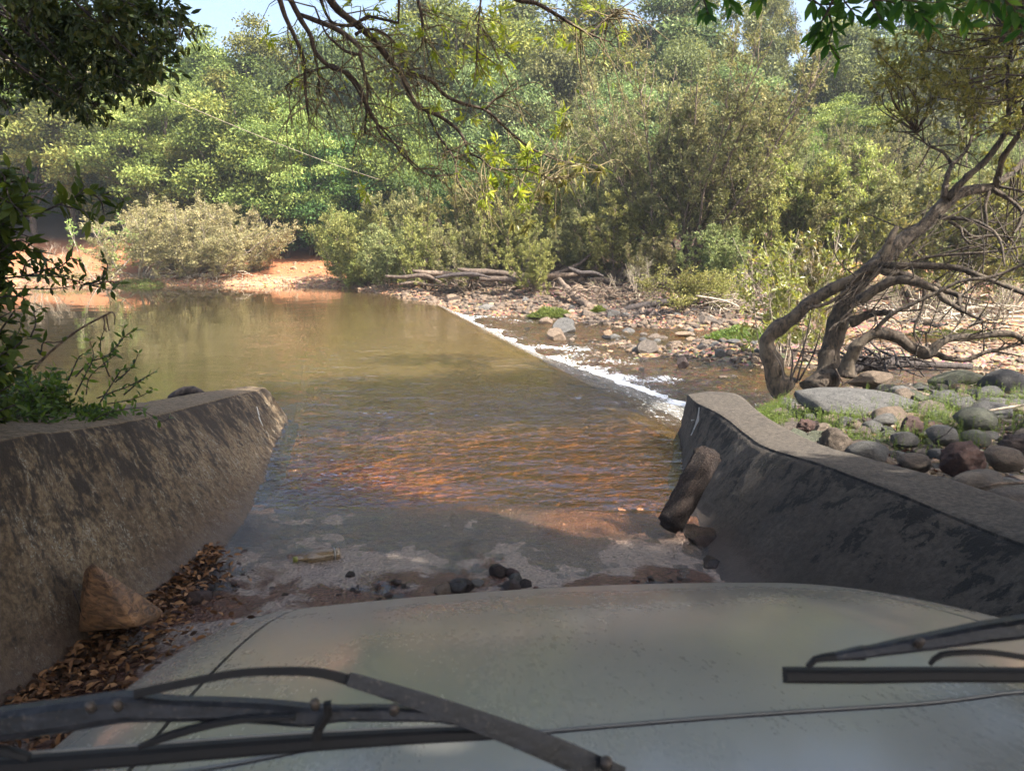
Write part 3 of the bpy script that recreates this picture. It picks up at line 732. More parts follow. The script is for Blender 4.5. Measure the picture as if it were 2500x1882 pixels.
# right bank stones placed one by one (px, py, y, size, kind, material, label)
BIG = [
    (2090, 985, 9.0, (.95, .55, .16), 'round', 'rock_grey', 'large smooth pale grey slab boulder, widest stone on the right bank'),
    (2450, 962, 9.6, (.50, .45, .38), 'round', 'rock_grey', 'big round grey-brown boulder behind the bank, tallest of the stones'),
    (2120, 925, 10.6, (.42, .3, .20), 'angular', 'rock_brown', 'flat-topped brown block in front of the leaning tree roots'),
    (2330, 925, 10.4, (.62, .4, .22), 'round', 'rock_moss', 'long low mossy grey boulder left of the big round boulder'),
    (2180, 955, 9.9, (.28, .2, .12), 'angular', 'rock_black', 'dark nearly black stone behind the pale slab boulder'),
    (2300, 975, 9.0, (.34, .3, .20), 'round', 'rock_grey', 'rounded grey stone in front of the mossy long boulder'),
    (2420, 1010, 8.0, (.36, .30, .20), 'round', 'rock_grey', 'grey boulder with pointed top in front of the big round boulder'),
    (1968, 1040, 7.9, (.15, .12, .13), 'pitted', 'rock_red', 'rough pinkish red lump of laterite in the bright grass'),
    (2010, 1045, 7.6, (.17, .14, .13), 'pitted', 'rock_brown', 'dark brown lump touching the pinkish red one'),
    (2225, 1040, 7.3, (.17, .15, .17), 'pitted', 'rock_red', 'knobbly dark red-brown stone in the middle of the bank'),
    (2042, 1075, 6.4, (.24, .17, .20), 'pitted', 'rock_brown', 'steep rough brown stone standing at the wall top edge'),
    (2125, 1098, 6.1, (.34, .22, .17), 'round', 'rock_grey', 'wide grey-brown stone with a domed back beside the wall top'),
    (2195, 1096, 6.0, (.11, .09, .07), 'round', 'rock_red', 'small bright orange-red stone between grey ones'),
    (2235, 1095, 5.9, (.22, .17, .13), 'round', 'rock_brown', 'smooth brown cobble with a pointed crown'),
    (2355, 1098, 5.7, (.30, .22, .20), 'pitted', 'rock_red', 'big knobbly maroon stone above the long tan stone'),
    (2395, 1145, 5.1, (.42, .20, .14), 'round', 'rock_brown', 'long smooth tan-brown stone lying nearest the wall top'),
    (2275, 1135, 5.4, (.17, .12, .08), 'round', 'rock_grey', 'small oval grey cobble left of the long tan stone'),
    (2450, 1110, 5.8, (.26, .2, .16), 'round', 'rock_brown', 'brown cobble right of the maroon stone'),
    (2490, 1085, 6.2, (.26, .2, .18), 'pitted', 'rock_red', 'red-brown rough stone at the right end of the bank'),
    (2480, 1190, 4.75, (.32, .25, .12), 'round', 'rock_brown', 'low brown stone under a stick beside the wall top'),
    (2300, 1058, 6.8, (.24, .2, .15), 'round', 'rock_grey', 'domed dark grey cobble behind the maroon stone'),
    (2210, 1068, 6.7, (.22, .17, .12), 'round', 'rock_grey', 'flattened grey cobble in front of the knobbly red-brown stone'),
    (2380, 1030, 7.3, (.34, .28, .22), 'round', 'rock_moss', 'broad moss-tinted grey boulder at the right of the bank'),
    (2160, 1025, 7.8, (.20, .16, .12), 'round', 'rock_grey', 'pale mottled cobble below the slab boulder'),
    (1880, 965, 9.6, (.30, .22, .10), 'round', 'rock_moss', 'low pale green-grey stone at the foot of the left trunk'),
]
placed = []
for px, py, y, sz, kd, mt, lb in BIG:
    p = P(px, py, y); k = .9 if sz[0] > .9 else .62
    gz = hz(p.x, p.y); z = max(p.z, gz + sz[2] * .15)
    z = min(p.z, gz + sz[2] * .9) if p.z > gz + sz[2] * .9 else z
    rock('boulder', (p.x, p.y, z), tuple(a * k for a in sz), kd, mt, lb, rot=(rnd.uniform(-.12, .12), rnd.uniform(-.12, .12), rnd.uniform(-.3, .3)))
    placed.append((p.x, p.y, max(sz[0], sz[1]) * .8 * k))
rs = random.Random(11)
def on_bank(x, y):
    if y < 9.3 and x < float(xr(y)) + .95 + .02 * (9 - y): return False
    return -float(bank(np.array([x]), np.array([y]), RBK)[0]) > .25 and abs(x) / max(y, .1) < .72
cnt = 0; tries = 0
while cnt < 290 and tries < 30000:
    tries += 1
    y = rs.uniform(4.4, 10.4); x = rs.uniform(2.2, min(7.2, .70 * y))
    if not on_bank(x, y): continue
    r_ = rs.choice((.05, .06, .07, .09, .11, .14)) * (1 if y < 8 else 1.15)
    if any((x - a) ** 2 + (y - b) ** 2 < (r_ * .7 + c * .85) ** 2 for a, b, c in placed): continue
    placed.append((x, y, r_ * .85)); cnt += 1
    mt = rs.choices(('rock_grey', 'rock_brown', 'rock_moss', 'rock_red', 'rock_tan'), (5, 3.5 if y < 7.5 else 2, .8 if y < 7 else 4, 1.2, 1.2))[0]
    kd = 'pitted' if mt == 'rock_red' else 'round' if rs.random() < .6 else 'angular'
    cn = {'rock_grey': 'grey', 'rock_brown': 'brown', 'rock_moss': 'moss-tinted', 'rock_red': 'reddish', 'rock_tan': 'tan'}[mt]
    szn = 'fist-sized' if r_ < .09 else 'medium' if r_ < .14 else 'larger'
    zone = 'by the wall top' if y < 6 else 'mid-bank among herbs' if y < 8.5 else 'below the leaning tree'
    rock('cobble', (x, y, hz(x, y) + r_ * .22), (r_ * rs.uniform(1, 1.5), r_ * rs.uniform(.8, 1.1), r_ * rs.uniform(.5, .8)), kd, mt,
         f'{szn} {cn} river cobble on the right bank, {zone}', 'cobble', f'{szn} {cn} cobbles {zone}', r=rs)
# rocks in the stream below the weir
ST = [
    (1110, 733, -.12, (.62, .45, .34), 'angular', 'rock_tan', 'large orange-tan boulder at the far end of the weir'),
    (1180, 748, -.2, (.55, .4, .25), 'angular', 'rock_grey', 'sloping grey boulder right of the orange-tan one in white water'),
    (1252, 735, -.1, (.42, .3, .18), 'angular', 'rock_brown', 'low brown rock on the far shore behind the weir'),
    (1310, 730, -.1, (.5, .35, .26), 'angular', 'rock_grey', 'blocky grey rock behind the left green herb patch'),
    (1382, 795, -.3, (.50, .4, .34), 'angular', 'rock_grey', 'dark grey pyramid rock standing in the stream'),
    (1362, 812, -.3, (.34, .3, .30), 'angular', 'rock_brown', 'paler split-faced rock touching the dark pyramid rock'),
    (1335, 778, -.3, (.30, .2, .16), 'angular', 'rock_brown', 'small pinkish rock at the edge of the green herb patch'),
    (1433, 763, -.2, (.42, .3, .24), 'angular', 'rock_brown', 'wide pale brown rock between the two herb patches'),
    (1495, 766, -.2, (.40, .25, .34), 'angular', 'rock_grey', 'tilted grey slab rock right of the small herb patch'),
    (1480, 808, -.4, (.20, .16, .15), 'angular', 'rock_tan', 'small pale rock in the shallows, above a dark one'),
    (1484, 818, -.4, (.20, .16, .11), 'angular', 'rock_black', 'small dark wet rock just below a pale one'),
    (1583, 845, -.35, (.42, .3, .24), 'angular', 'rock_brown', 'brown pyramid rock on the gravel bar'),
    (1664, 878, -.35, (.22, .18, .17), 'angular', 'rock_red', 'small dark red rock alone in fast water'),
    (1755, 858, -.35, (.18, .15, .14), 'angular', 'rock_grey', 'small grey rock at the bar edge nearest the left trunk'),
    (1668, 808, -.35, (.40, .3, .10), 'round', 'rock_tan', 'flat pale stone on the gravel bar'),
    (1600, 812, -.4, (.16, .13, .11), 'round', 'rock_tan', 'round pale cobble at the left tip of the gravel bar'),
    (1790, 830, -.35, (.32, .24, .15), 'round', 'rock_grey', 'rounded dark grey stone before the right herb patch'),
    (1845, 835, -.35, (.28, .22, .16), 'round', 'rock_grey', 'grey stone behind the left trunk'),
    (1288, 796, -.42, (.20, .15, .09), 'round', 'rock_black', 'small black rock awash in white water'),
    (1145, 757, -.3, (.14, .1, .10), 'angular', 'rock_black', 'tiny dark rock at the weir foot by the tan boulder'),
    (1545, 690, .1, (.30, .3, .55), 'angular', 'rock_grey', 'upright dark split rock among driftwood'),
    (1568, 695, .1, (.28, .3, .50), 'angular', 'rock_grey', 'second upright dark rock, right half of the split pair'),
    (2050, 870, -.3, (.30, .25, .12), 'round', 'rock_tan', 'pale flat stone seen between the trunks'),
]
for px, py, z, sz, kd, mt, lb in ST:
    p = G(px, py + 8, z)
    rock('stream_rock', (p.x, p.y, z + sz[2] * .12), tuple(a * .74 for a in sz), kd, mt, lb, rot=(rnd.uniform(-.2, .2), rnd.uniform(-.2, .2), rnd.uniform(0, 6)))
rs = random.Random(5); cnt = 0
while cnt < 170:
    k = rs.random()
    if k < .6: px, py = rs.gauss(1700, 130), rs.gauss(820, 24)
    elif k < .8: px, py = rs.uniform(1150, 1500), rs.gauss(745, 12)
    else: px, py = rs.uniform(1950, 2500), rs.gauss(850, 25)
    if py < 700 or px < 1080 or px > 2500: continue
    p = G(px, py, -.35); s, n = sn(p.x, p.y)
    if n < 2.2 or p.y > 33: continue
    d = -float(bank(np.array([p.x]), np.array([p.y]), RBK)[0])
    if d > -.2: continue
    r_ = rs.choice((.05, .07, .09, .11, .15)) * (p.y / 20)
    zz = max(hz(p.x, p.y), float(down_z(s)) - .05)
    mt = rs.choices(('rock_tan', 'rock_brown', 'rock_grey', 'rock_red'), (4, 4, 3, 1))[0]
    cn = {'rock_grey': 'grey', 'rock_brown': 'brown', 'rock_red': 'reddish', 'rock_tan': 'pale tan'}[mt]
    zone = 'on the gravel bar' if k < .6 else 'along the far shore below the weir' if k < .8 else 'in the shallows beyond the leaning tree'
    rock('stream_stone', (p.x, p.y, zz + r_ * .15), (r_ * rs.uniform(.9, 1.5), r_, r_ * rs.uniform(.5, .9)), rs.choice(('round', 'angular')), mt,
         f'{cn} stone {zone}', 'stone', f'{cn} stones {zone}', r=rs); cnt += 1
# pebbles and mud lumps on the road in front of the bonnet
LUMP = [(1222, 1402, .075, 'rock_wet', 'topmost dark rough stone of the little heap on the wet road'), (1250, 1405, .06, 'rock_red', 'dark red stone at the right shoulder of the little heap'),
        (1262, 1425, .065, 'rock_grey', 'smooth grey pebble in the little heap'), (1246, 1440, .07, 'rock_red', 'rounded maroon stone at the foot of the little heap'),
        (1285, 1432, .05, 'rock_wet', 'small black stone right of the little heap'), (1128, 1445, .085, 'rock_wet', 'wide dark stone left of the little heap'),
        (1170, 1428, .05, 'rock_grey', 'flat grey pebble between the wide dark stone and the heap'), (1085, 1450, .07, 'rock_tan', 'pale flat stone half under water before the bonnet'),
        (855, 1405, .04, 'rock_wet', 'dark lump just right of the bottle'), (480, 1470, .085, 'rock_red', 'orange-lit red stone among leaves beyond the pointed rock')]
for px, py, r_, mt, lb in LUMP:
    p = G(px, py, float(road_z(0, 5)) + .01)
    rock('road_stone', (p.x, p.y, float(road_z(0, p.y)) + r_ * .35), (r_ * .9, r_ * .7, r_ * .55), 'angular', mt, lb, 'stone')
rs = random.Random(9)
for k in range(70):
    a = rs.random()
    if a < .35: px, py = rs.uniform(1540, 1790), rs.gauss(1425, 12)
    elif a < .55: px, py = rs.uniform(1180, 1360), rs.gauss(1425, 14)
    elif a < .8: px, py = rs.uniform(480, 720), rs.uniform(1330, 1460)
    else: px, py = rs.uniform(820, 1080), rs.gauss(1430, 12)
    p = G(px, py, .02); r_ = rs.uniform(.007, .020)
    rock('pebble', (p.x, p.y, float(road_z(0, p.y)) + r_ * .4), (r_ * 1.4, r_, r_ * .7), 'angular', rs.choice(('rock_wet', 'rock_wet', 'rock_red')),
         'tiny dark wet gravel lump on the road mud in front of the bonnet', 'pebble', 'dark gravel lumps on the wet road', r=rs)

# gravel masses (uncountable)
def gravel(name, n, sampler, rad, mat, label, seed):
    rg = np.random.default_rng(seed)
    bm = bmesh.new(); bmesh.ops.create_icosphere(bm, subdivisions=1, radius=1)
    bv = np.array([v.co[:] for v in bm.verts]); bf = np.array([[v.index for v in f.verts] for f in bm.faces]); bm.free()
    x, y, z = sampler(rg, n); n = len(x)
    r_ = rg.uniform(*rad, n) * (.6 + rg.random(n) ** 3)
    sc = np.stack([r_ * rg.uniform(.9, 1.5, n), r_ * rg.uniform(.8, 1.2, n), r_ * rg.uniform(.45, .8, n)], 1)
    a = rg.uniform(0, 6.28, n)
    jit = 1 + .18 * rg.normal(size=(n, len(bv), 1))
    v = bv[None] * jit * sc[:, None, :]
    ca, sa = np.cos(a)[:, None], np.sin(a)[:, None]
    vx = v[..., 0] * ca - v[..., 1] * sa; vy = v[..., 0] * sa + v[..., 1] * ca
    v = np.stack([vx + x[:, None], vy + y[:, None], v[..., 2] + z[:, None]], -1)
    f = (bf[None] + (np.arange(n) * len(bv))[:, None, None]).reshape(-1, 3)
    m = MB(); tn = np.where(rg.random(n) < np.clip((x + 7) / 4, 0, .85) * np.clip((14 - x) / 5, 0, 1), rg.random(n) * .50, .6 + .4 * rg.random(n)) if rad[1] > .05 else rg.random(n)
    m.add(v.reshape(-1, 3), None, f, np.repeat(tn, len(bv)))
    o = m.obj(name, mat, smooth=False); tag(o, label, 'gravel', kind='stuff'); return o
def tone_mat(name, stops, rough=.8):
    t = NT(name); c = t.ramp(t.attr('tone'), stops, 'LINEAR'); n = t.noise(t.pos(), 30, 4)
    c = t.mix(t.math('MULTIPLY', n, .5), c, (.1, .07, .05)); return t.done(t.princ(c, rough))
M['gravel_far'] = tone_mat('gravel_far', [(0, (.045, .037, .03)), (.25, (.105, .078, .055)), (.5, (.16, .115, .078)), (.7, (.34, .24, .155)), (.85, (.34, .20, .115)), (1, (.30, .135, .068))])
M['gravel_near'] = tone_mat('gravel_near', [(0, (.07, .05, .04)), (.3, (.2, .17, .14)), (.6, (.15, .13, .12)), (.85, (.28, .2, .14)), (1, (.4, .36, .3))])
def far_s(rg, n):
    x = rg.uniform(-32, 12, n); y = rg.uniform(24, 55, n); d = bank(x, y, FAR)
    k = (d > -.3) & (d < 7.5) & (rg.random(n) < np.where(x < -5, np.where(d < 1.6, .7, .08), np.where(d < 3, 1, .5))); x, y = x[k], y[k]
    return x, y, height(x, y) + .015
gravel('gravel', 60000, far_s, (.05, .12), M['gravel_far'], 'pale and rust gravel strewn along the far shore', 1)
def bar_s(rg, n):
    x = rg.uniform(1, 22, n); y = rg.uniform(15, 27, n); z = height(x, y); s, nn_ = sn(x, y)
    k = (z > down_z(s) - .05) & (nn_ > 2) & (bank(x, y, FAR) < .5); x, y, z = x[k], y[k], z[k]; return x, y, z + .01
gravel('gravel', 14000, bar_s, (.03, .075), M['gravel_far'], 'fine wet pebbles showing on the gravel bar in the stream', 2)
def rb_s(rg, n):
    x = rg.uniform(2, 8.5, n); y = rg.uniform(3.2, 12, n); d = -bank(x, y, RBK); k = (d > .1) & ~((y < 9.3) & (x < xr(y) + .95)) & (np.abs(x) / y < .75)
    x, y = x[k], y[k]; return x, y, height(x, y) + .005
gravel('gravel', 9000, rb_s, (.018, .045), M['gravel_near'], 'small pebbles and grit filling gaps between cobbles on the right bank', 3)

# ------------------------------------------------------------------ vegetation generators
def crown_leaves(mb, rg, centers, radii, n, L, W, droop=.2, flat=.65, up=.5, tpl=LEAF4, tones=None, shell=.35, tone_sd=.22):
    k = len(centers); w = radii ** 2; w = w / w.sum(); idx = rg.choice(k, n, p=w)
    d = rdir(rg, n); d[:, 2] = np.where(rg.random(n) < .35, np.abs(d[:, 2]), d[:, 2])
    r = rg.random(n) ** shell
    off = d * (r * (1 + .35 * (rg.random(n) < .12)))[:, None] * radii[idx][:, None] * np.array([1, 1, flat])
    # ragged sub-clumping: pull leaves to little twig ends
    c = centers[idx] + off
    q = np.round(c / .28 + rg.normal(0, .18, c.shape)) * .28
    c = c * .55 + q * .45
    nr = d * .6 + np.array([0, 0, up]) + rg.normal(0, .62, (n, 3))
    dr = d * .7 + rg.normal(0, .6, (n, 3)) + np.array([0, 0, -droop])
    ct = rg.normal(.45, .14, k) if tones is None else tones
    tone = np.clip(ct[idx] + rg.normal(0, tone_sd, n), 0, 1)
    s = rg.uniform(.7, 1.3, n)
    leaves(mb, c, dr, nr, L * s, W * s, tone, tpl)

def tree_base(seed, H, Rr, bot=.15, nclump=60, nleaf=30000, L=.16, W=.075, clump=.2, flat=.6, leafm='leaf_mid', barkm='bark_dark', droop=.2, lean=.0, crown_top=1.0, tworow=False):
    rg = np.random.default_rng(seed)
    cz = H * (bot + crown_top) / 2; hz_ = H * (crown_top - bot) / 2
    d = rdir(rg, nclump); r = rg.random(nclump) ** .4
    prof = 1 - .25 * np.abs(d[:, 2])
    cen = np.stack([d[:, 0] * Rr * r * prof, d[:, 1] * Rr * r * prof, cz + d[:, 2] * hz_ * r], 1)
    cen[:, :2] *= (.75 + .5 * rg.random((nclump, 1)))
    rad = Rr * clump * rg.uniform(.7, 1.5, nclump)
    lf = MB(); crown_leaves(lf, rg, cen, rad, nleaf, L, W, droop, flat, shell=.62)
    tk = MB(); top = np.array([lean, 0, H * .8])
    tp = spline([(0, 0, -.4), (rg.normal(0, .1), rg.normal(0, .1), H * .25), (rg.normal(0, .25), rg.normal(0, .25), H * .5), (rg.normal(0, .3), rg.normal(0, .3), H * .82)], .5)
    tube(tk, tp, np.linspace(H * .022, H * .004, len(tp)), 7, rough=.25, seed=seed)
    for i in range(0, nclump, 2):
        c = cen[i]; h0 = max(H * .08, c[2] * rg.uniform(.35, .7)); k = np.argmin(abs(tp[:, 2] - h0)); b = tp[k]
        mid = (b + c) / 2 + np.array([0, 0, -.06 * H * rg.random()]) + rg.normal(0, .15, 3)
        pts = spline([b, mid, c], .6); tube(tk, pts, np.linspace(H * .006, H * .0012, len(pts)), 4, caps=False)
    return lf.mesh('crown', M[leafm], smooth=False), tk.mesh('trunk', M[barkm])

def shrub_base(seed, H, spread, nst=12, nsub=8, ntw=5, nleaf=16, L=.09, W=.04, leafm='leaf_olive', barkm='bark_pale', lean=(0, 0), stemr=.03, tw=.45, curve=.6, leaffrom=.25, leafr=.10, flatten=1.):
    rg = np.random.default_rng(seed); tk = MB(); lf = MB(); LC = []; LD = []; LT = []
    for i in range(nst):
        a = rg.uniform(0, 2 * math.pi); tilt = rg.random() ** .8 * spread
        d = np.array([math.cos(a) * math.sin(tilt), math.sin(a) * math.sin(tilt) * flatten, math.cos(tilt)]) + np.array([lean[0], lean[1], 0])
        d /= np.linalg.norm(d); Ls = H * rg.uniform(.65, 1.05) * (1 + .25 * abs(math.sin(tilt)))
        b = np.array([math.cos(a), math.sin(a), 0]) * rg.uniform(0, .06) * H; b[2] = -.15
        e = b + d * Ls; m1 = b + d * Ls * .5 + rg.normal(0, .05, 3) * H + np.array([0, 0, -.08 * H * math.sin(tilt)])
        e = e + np.array([0, 0, curve * .25 * H * math.sin(tilt)])
        st = spline([b, (b + m1) / 2 + rg.normal(0, .02, 3) * H, m1, e], Ls / 8)
        tube(tk, st, np.linspace(stemr, stemr * .3, len(st)) * rg.uniform(.6, 1.2), 5, rough=.2, caps=False)
        for j in range(nsub):
            k = int(rg.uniform(.3, .98) * (len(st) - 1)); p0 = st[k]; dd = st[min(k + 1, len(st) - 1)] - st[k - 1]; dd /= np.linalg.norm(dd) + 1e-9
            sd = dd + rdir(rg, 1)[0] * .8 + np.array([0, 0, .25]); sd /= np.linalg.norm(sd); l2 = H * rg.uniform(.16, .34)
            s2 = spline([p0, p0 + sd * l2 * .5 + rg.normal(0, .02, 3) * H, p0 + sd * l2 + np.array([0, 0, .04 * H])], l2 / 3)
            tube(tk, s2, np.linspace(stemr * .32, stemr * .14, len(s2)), 3, caps=False)
            for q in range(ntw):
                kk = int(rg.uniform(.3, 1) * (len(s2) - 1)); p1 = s2[kk]; td = sd * .6 + rdir(rg, 1)[0] + np.array([0, 0, .3]); td /= np.linalg.norm(td)
                l3 = tw * rg.uniform(.5, 1.1); p2 = p1 + td * l3
                tube(tk, np.array([p1, (p1 + p2) / 2 + rg.normal(0, .02, 3), p2]), [stemr * .12, stemr * .1, stemr * .06], 3, caps=False)
                t = leaffrom + (1 - leaffrom) * rg.random(nleaf)
                LC.append(p1 + (p2 - p1) * t[:, None] + rg.normal(0, leafr * .5, (nleaf, 3))); LD.append(td * .6 + rg.normal(0, .6, (nleaf, 3))); LT.append(np.clip(rg.normal(.45, .12) + rg.normal(0, .15, nleaf), 0, 1))
    c = np.concatenate(LC); d = np.concatenate(LD); t = np.concatenate(LT); n = len(c); s = rg.uniform(.7, 1.3, n)
    leaves(lf, c, d, rg.normal(0, .6, (n, 3)) + np.array([0, 0, .7]), L * s, W * s, t)
    return lf.mesh('crown', M[leafm], smooth=False), tk.mesh('trunk', M[barkm])
def place_plant(name, base, loc, s=1, rz=0, label=None, cat='tree', group=None, sx=None, parts=('crown', 'trunk')):
    e = empty(name, loc, label, cat, group, rz)
    e.scale = (s, s, s) if sx is None else sx
    for me, nm in zip(base, parts):
        o = bpy.data.objects.new(nm, me); C.objects.link(o); o.parent = e
    return e

# ------------------------------------------------------------------ forest across the river
TB = {
    'broad':   tree_base(1, 11, 4.6, .10, 80, 44982, 0.228, 0.103, .21, .75, leafm='leaf_mid'),
    'layered': tree_base(2, 11, 5.2, .16, 95, 44982, 0.216, 0.092, .185, .42, leafm='leaf_light', droop=.05),
    'dark':    tree_base(3, 10, 4.4, .04, 70, 40698, 0.228, 0.092, .21, .8, leafm='leaf_dark', droop=.6),
    'pale':    tree_base(4, 12, 4.8, .12, 60, 47124, 0.240, 0.092, .23, .85, leafm='leaf_blue', droop=.7),
    'tall':    tree_base(5, 14, 4.6, .30, 70, 42840, 0.228, 0.103, .21, .7, leafm='leaf_mid', droop=.3),
    'open':    tree_base(6, 12, 5.0, .45, 70, 34272, 0.216, 0.092, .2, .5, leafm='leaf_light', droop=.1),
    'bluish':  tree_base(7, 13, 5.0, .10, 64, 44982, 0.264, 0.115, .22, .75, leafm='leaf_blue', droop=.4),
}
TBH = {'broad': (11, 4.6), 'layered': (11, 5.2), 'dark': (10, 4.4), 'pale': (12, 4.8), 'tall': (14, 4.6), 'open': (12, 5.), 'bluish': (13, 5.)}
LOOK = {'broad': 'mid-green bushy tree', 'layered': 'pale green tree in flat layers', 'dark': 'dark green drooping tree', 'pale': 'grey-green rounded tree',
        'tall': 'tall green tree', 'open': 'light green tree on bare dark trunks', 'bluish': 'hazy bluish-green tree'}
FT = [  # px, top row, width px, depth, kind, what singles it out
    (20, 130, 420, 60, 'open', 'at the far left above the dark hollow'), (190, 120, 380, 61, 'open', 'over the red bank behind the left shrub'),
    (90, 300, 300, 60, 'open', 'lowest on the left above the red bank'), (300, 95, 380, 58, 'layered', 'top row on the left under the sky gap'), (420, 190, 330, 53, 'layered', 'above the golden leaning bush'),
    (330, 300, 300, 57, 'broad', 'left of the golden leaning bush top'), (475, 118, 260, 64, 'broad', 'on the skyline left of the sky gap'), (570, 72, 260, 62, 'tall', 'tallest on the skyline beneath the sky gap'),
    (600, 190, 300, 52, 'broad', 'behind the right end of the golden bush'), (540, 330, 260, 53, 'broad', 'low, behind the top of the golden bush'), (680, 55, 260, 62, 'tall', 'seen through the bare overhead branches'),
    (700, 250, 280, 51, 'layered', 'hung with vines above the dark bamboo-like mass'), (660, 430, 220, 53, 'dark', 'right beside the golden bush end'), (760, 400, 260, 52, 'dark', 'filling the dark nook over the red shore'),
    (790, 60, 280, 60, 'dark', 'behind the thick overhead bough'), (860, 330, 260, 52, 'dark', 'just left of the hanging lime leaves'), (900, 60, 300, 62, 'broad', 'behind the lime leaves of the overhead bough'),
    (1000, 220, 300, 52, 'broad', 'centre, behind the forked bough'), (1000, -20, 330, 66, 'bluish', 'far back at the top centre'), (1080, 380, 240, 45, 'dark', 'low in the centre behind olive shrubs'),
    (1130, -21, 380, 62, 'tall', 'top centre under the frame edge'), (1190, 150, 300, 54, 'pale', 'centre right of the forked bough'), (1300, -24, 380, 66, 'bluish', 'top, right of centre'),
    (1300, 330, 260, 46, 'dark', 'behind the olive shrubs right of centre'), (1370, 120, 300, 55, 'pale', 'round dome right of centre'), (1450, -31, 360, 64, 'tall', 'top, above the round grey-green dome'),
    (1480, 200, 280, 49, 'pale', 'pale dome behind the tall olive tree'), (1570, -35, 360, 60, 'bluish', 'bright crown at the upper right of centre'), (1640, 110, 280, 53, 'pale', 'behind the top of the tall olive tree'),
    (1740, -60, 290, 60, 'bluish', 'left of the right-hand sky gap'), (1760, 160, 260, 52, 'pale', 'below the right-hand sky gap, left part'), (1860, 250, 260, 48, 'broad', 'directly below the right-hand sky gap'),
    (1850, -60, 130, 66, 'tall', 'narrow, filling the left of the right-hand sky gap'), (2010, 40, 150, 68, 'tall', 'narrow, closing the right of the right-hand sky gap'),
    (1935, 215, 200, 66, 'dark', 'far back in the right-hand sky gap'), (2040, 50, 260, 60, 'bluish', 'right of the right-hand sky gap'), (2060, 230, 260, 50, 'layered', 'with yellow-green tips in front of the hazy crowns'),
    (2160, -40, 300, 62, 'bluish', 'behind the hanging broad leaves'), (2200, 300, 300, 45, 'dark', 'dark, left of the leaning tree crown'), (2300, -24, 340, 66, 'bluish', 'at the hazy top right'),
    (2350, 120, 320, 54, 'pale', 'behind the leaning tree crown'), (2480, -21, 340, 60, 'bluish', 'at the top right corner'), (2500, 250, 300, 46, 'broad', 'behind the leaning tree at the right edge'),
    (1960, 400, 260, 42, 'dark', 'low and dark behind the olive shrubs left of the leaning tree'), (1580, 400, 240, 42, 'dark', 'low and dark behind the tall olive tree'), (1180, 420, 240, 43, 'dark', 'low behind the hanging lime leaves'),
    (130, -60, 420, 70, 'dark', 'far back at the top left'), (400, 330, 240, 56, 'dark', 'dark, deep behind the golden bush'), (200, 300, 300, 66, 'dark', 'deep in the dark hollow on the left'), (0, 260, 300, 68, 'dark', 'deepest in the left hollow at the frame edge'),
    (2380, 420, 300, 38, 'broad', 'low behind the leaning tree trunk'), (2560, 100, 300, 52, 'pale', 'cut by the right frame edge'), (-60, 60, 360, 60, 'broad', 'cut by the left frame edge'),
    (1460, 430, 220, 41, 'broad', 'low behind the leafless shrub stems'), (1330, 440, 220, 42, 'broad', 'low above the tangled driftwood roots'),
]
rs = random.Random(3)
for px, top, w, y, kd, where in FT:
    g0 = P(px, 600, y); gz = hz(g0.x, y); tz = P(px, top, y).z
    H0, R0 = TBH[kd]; sz = max(.35, (tz - gz) / H0 / .99); sx = w / 1880 * y / (2 * R0) * 1.12
    place_plant('forest_tree', TB[kd], (g0.x, y, gz - .1), rz=rs.uniform(0, 6.28), label=f'{LOOK[kd]} {where}', group='trees of the forest wall across the river', sx=(sx, sx, sz))
# trees outside the frame that still fill reflections and neighbouring views
for px, top, y, kd in [(-420, 60, 54, 'broad'), (-750, 20, 58, 'tall'), (-1100, 0, 56, 'broad'), (2900, 20, 50, 'broad'), (3250, 0, 48, 'tall'), (3700, 0, 50, 'pale')]:
    g0 = P(px, 600, y); gz = hz(g0.x, y); H0, R0 = TBH[kd]; sz = (P(px, top, y).z - gz) / H0
    place_plant('forest_tree', TB[kd], (g0.x, y, gz - .1), rz=rs.uniform(0, 6), label=f'{LOOK[kd]} on the far bank beyond the edge of view', group='trees beyond the edge of view', sx=(1.7, 1.5, sz))

# riverside shrubs
SB = {
    'olive':  shrub_base(21, 4.5, R(55), 15, 11, 6, 26, .145, .066, 'leaf_olive', 'drift', stemr=.035, tw=.42),
    'olive2': shrub_base(22, 4.5, R(62), 12, 10, 6, 26, .14, .062, 'leaf_bush', 'drift', stemr=.045, tw=.42),
    'tallolive': shrub_base(23, 8, R(44), 18, 16, 7, 23, .15, .066, 'leaf_olive', 'drift', stemr=.07, tw=.65),
    'gold':   shrub_base(24, 4.3, R(68), 20, 14, 7, 24, .105, .048, 'leaf_gold', 'bark_pale', lean=(.45, 0), stemr=.045, tw=.45),
    'green':  shrub_base(25, 2.6, R(70), 18, 12, 7, 28, .085, .04, 'leaf_bush', 'drift', stemr=.025, tw=.35),
    'lime':   shrub_base(26, 1.2, R(70), 12, 8, 5, 10, .07, .035, 'leaf_bush', 'drift', stemr=.012, tw=.2),
    'sap':    shrub_base(27, 2.1, R(38), 12, 7, 4, 9, .10, .036, 'leaf_tree', 'bark_pale', stemr=.016, tw=.22, leafr=.04),
    'sparse': shrub_base(28, 2.6, R(50), 6, 6, 5, 12, .09, .04, 'leaf_light', 'bark_pale', stemr=.03, tw=.35, leafr=.05),
    'bare':   shrub_base(29, 2.4, R(75), 12, 9, 6, 1, .06, .03, 'leaf_olive', 'bark_pale', stemr=.03, tw=.5),
}
SBH = {'olive': 4.5, 'olive2': 4.5, 'tallolive': 8, 'gold': 4.3, 'green': 2.6, 'lime': 1.2, 'sap': 2.1, 'sparse': 2.6, 'bare': 2.4}
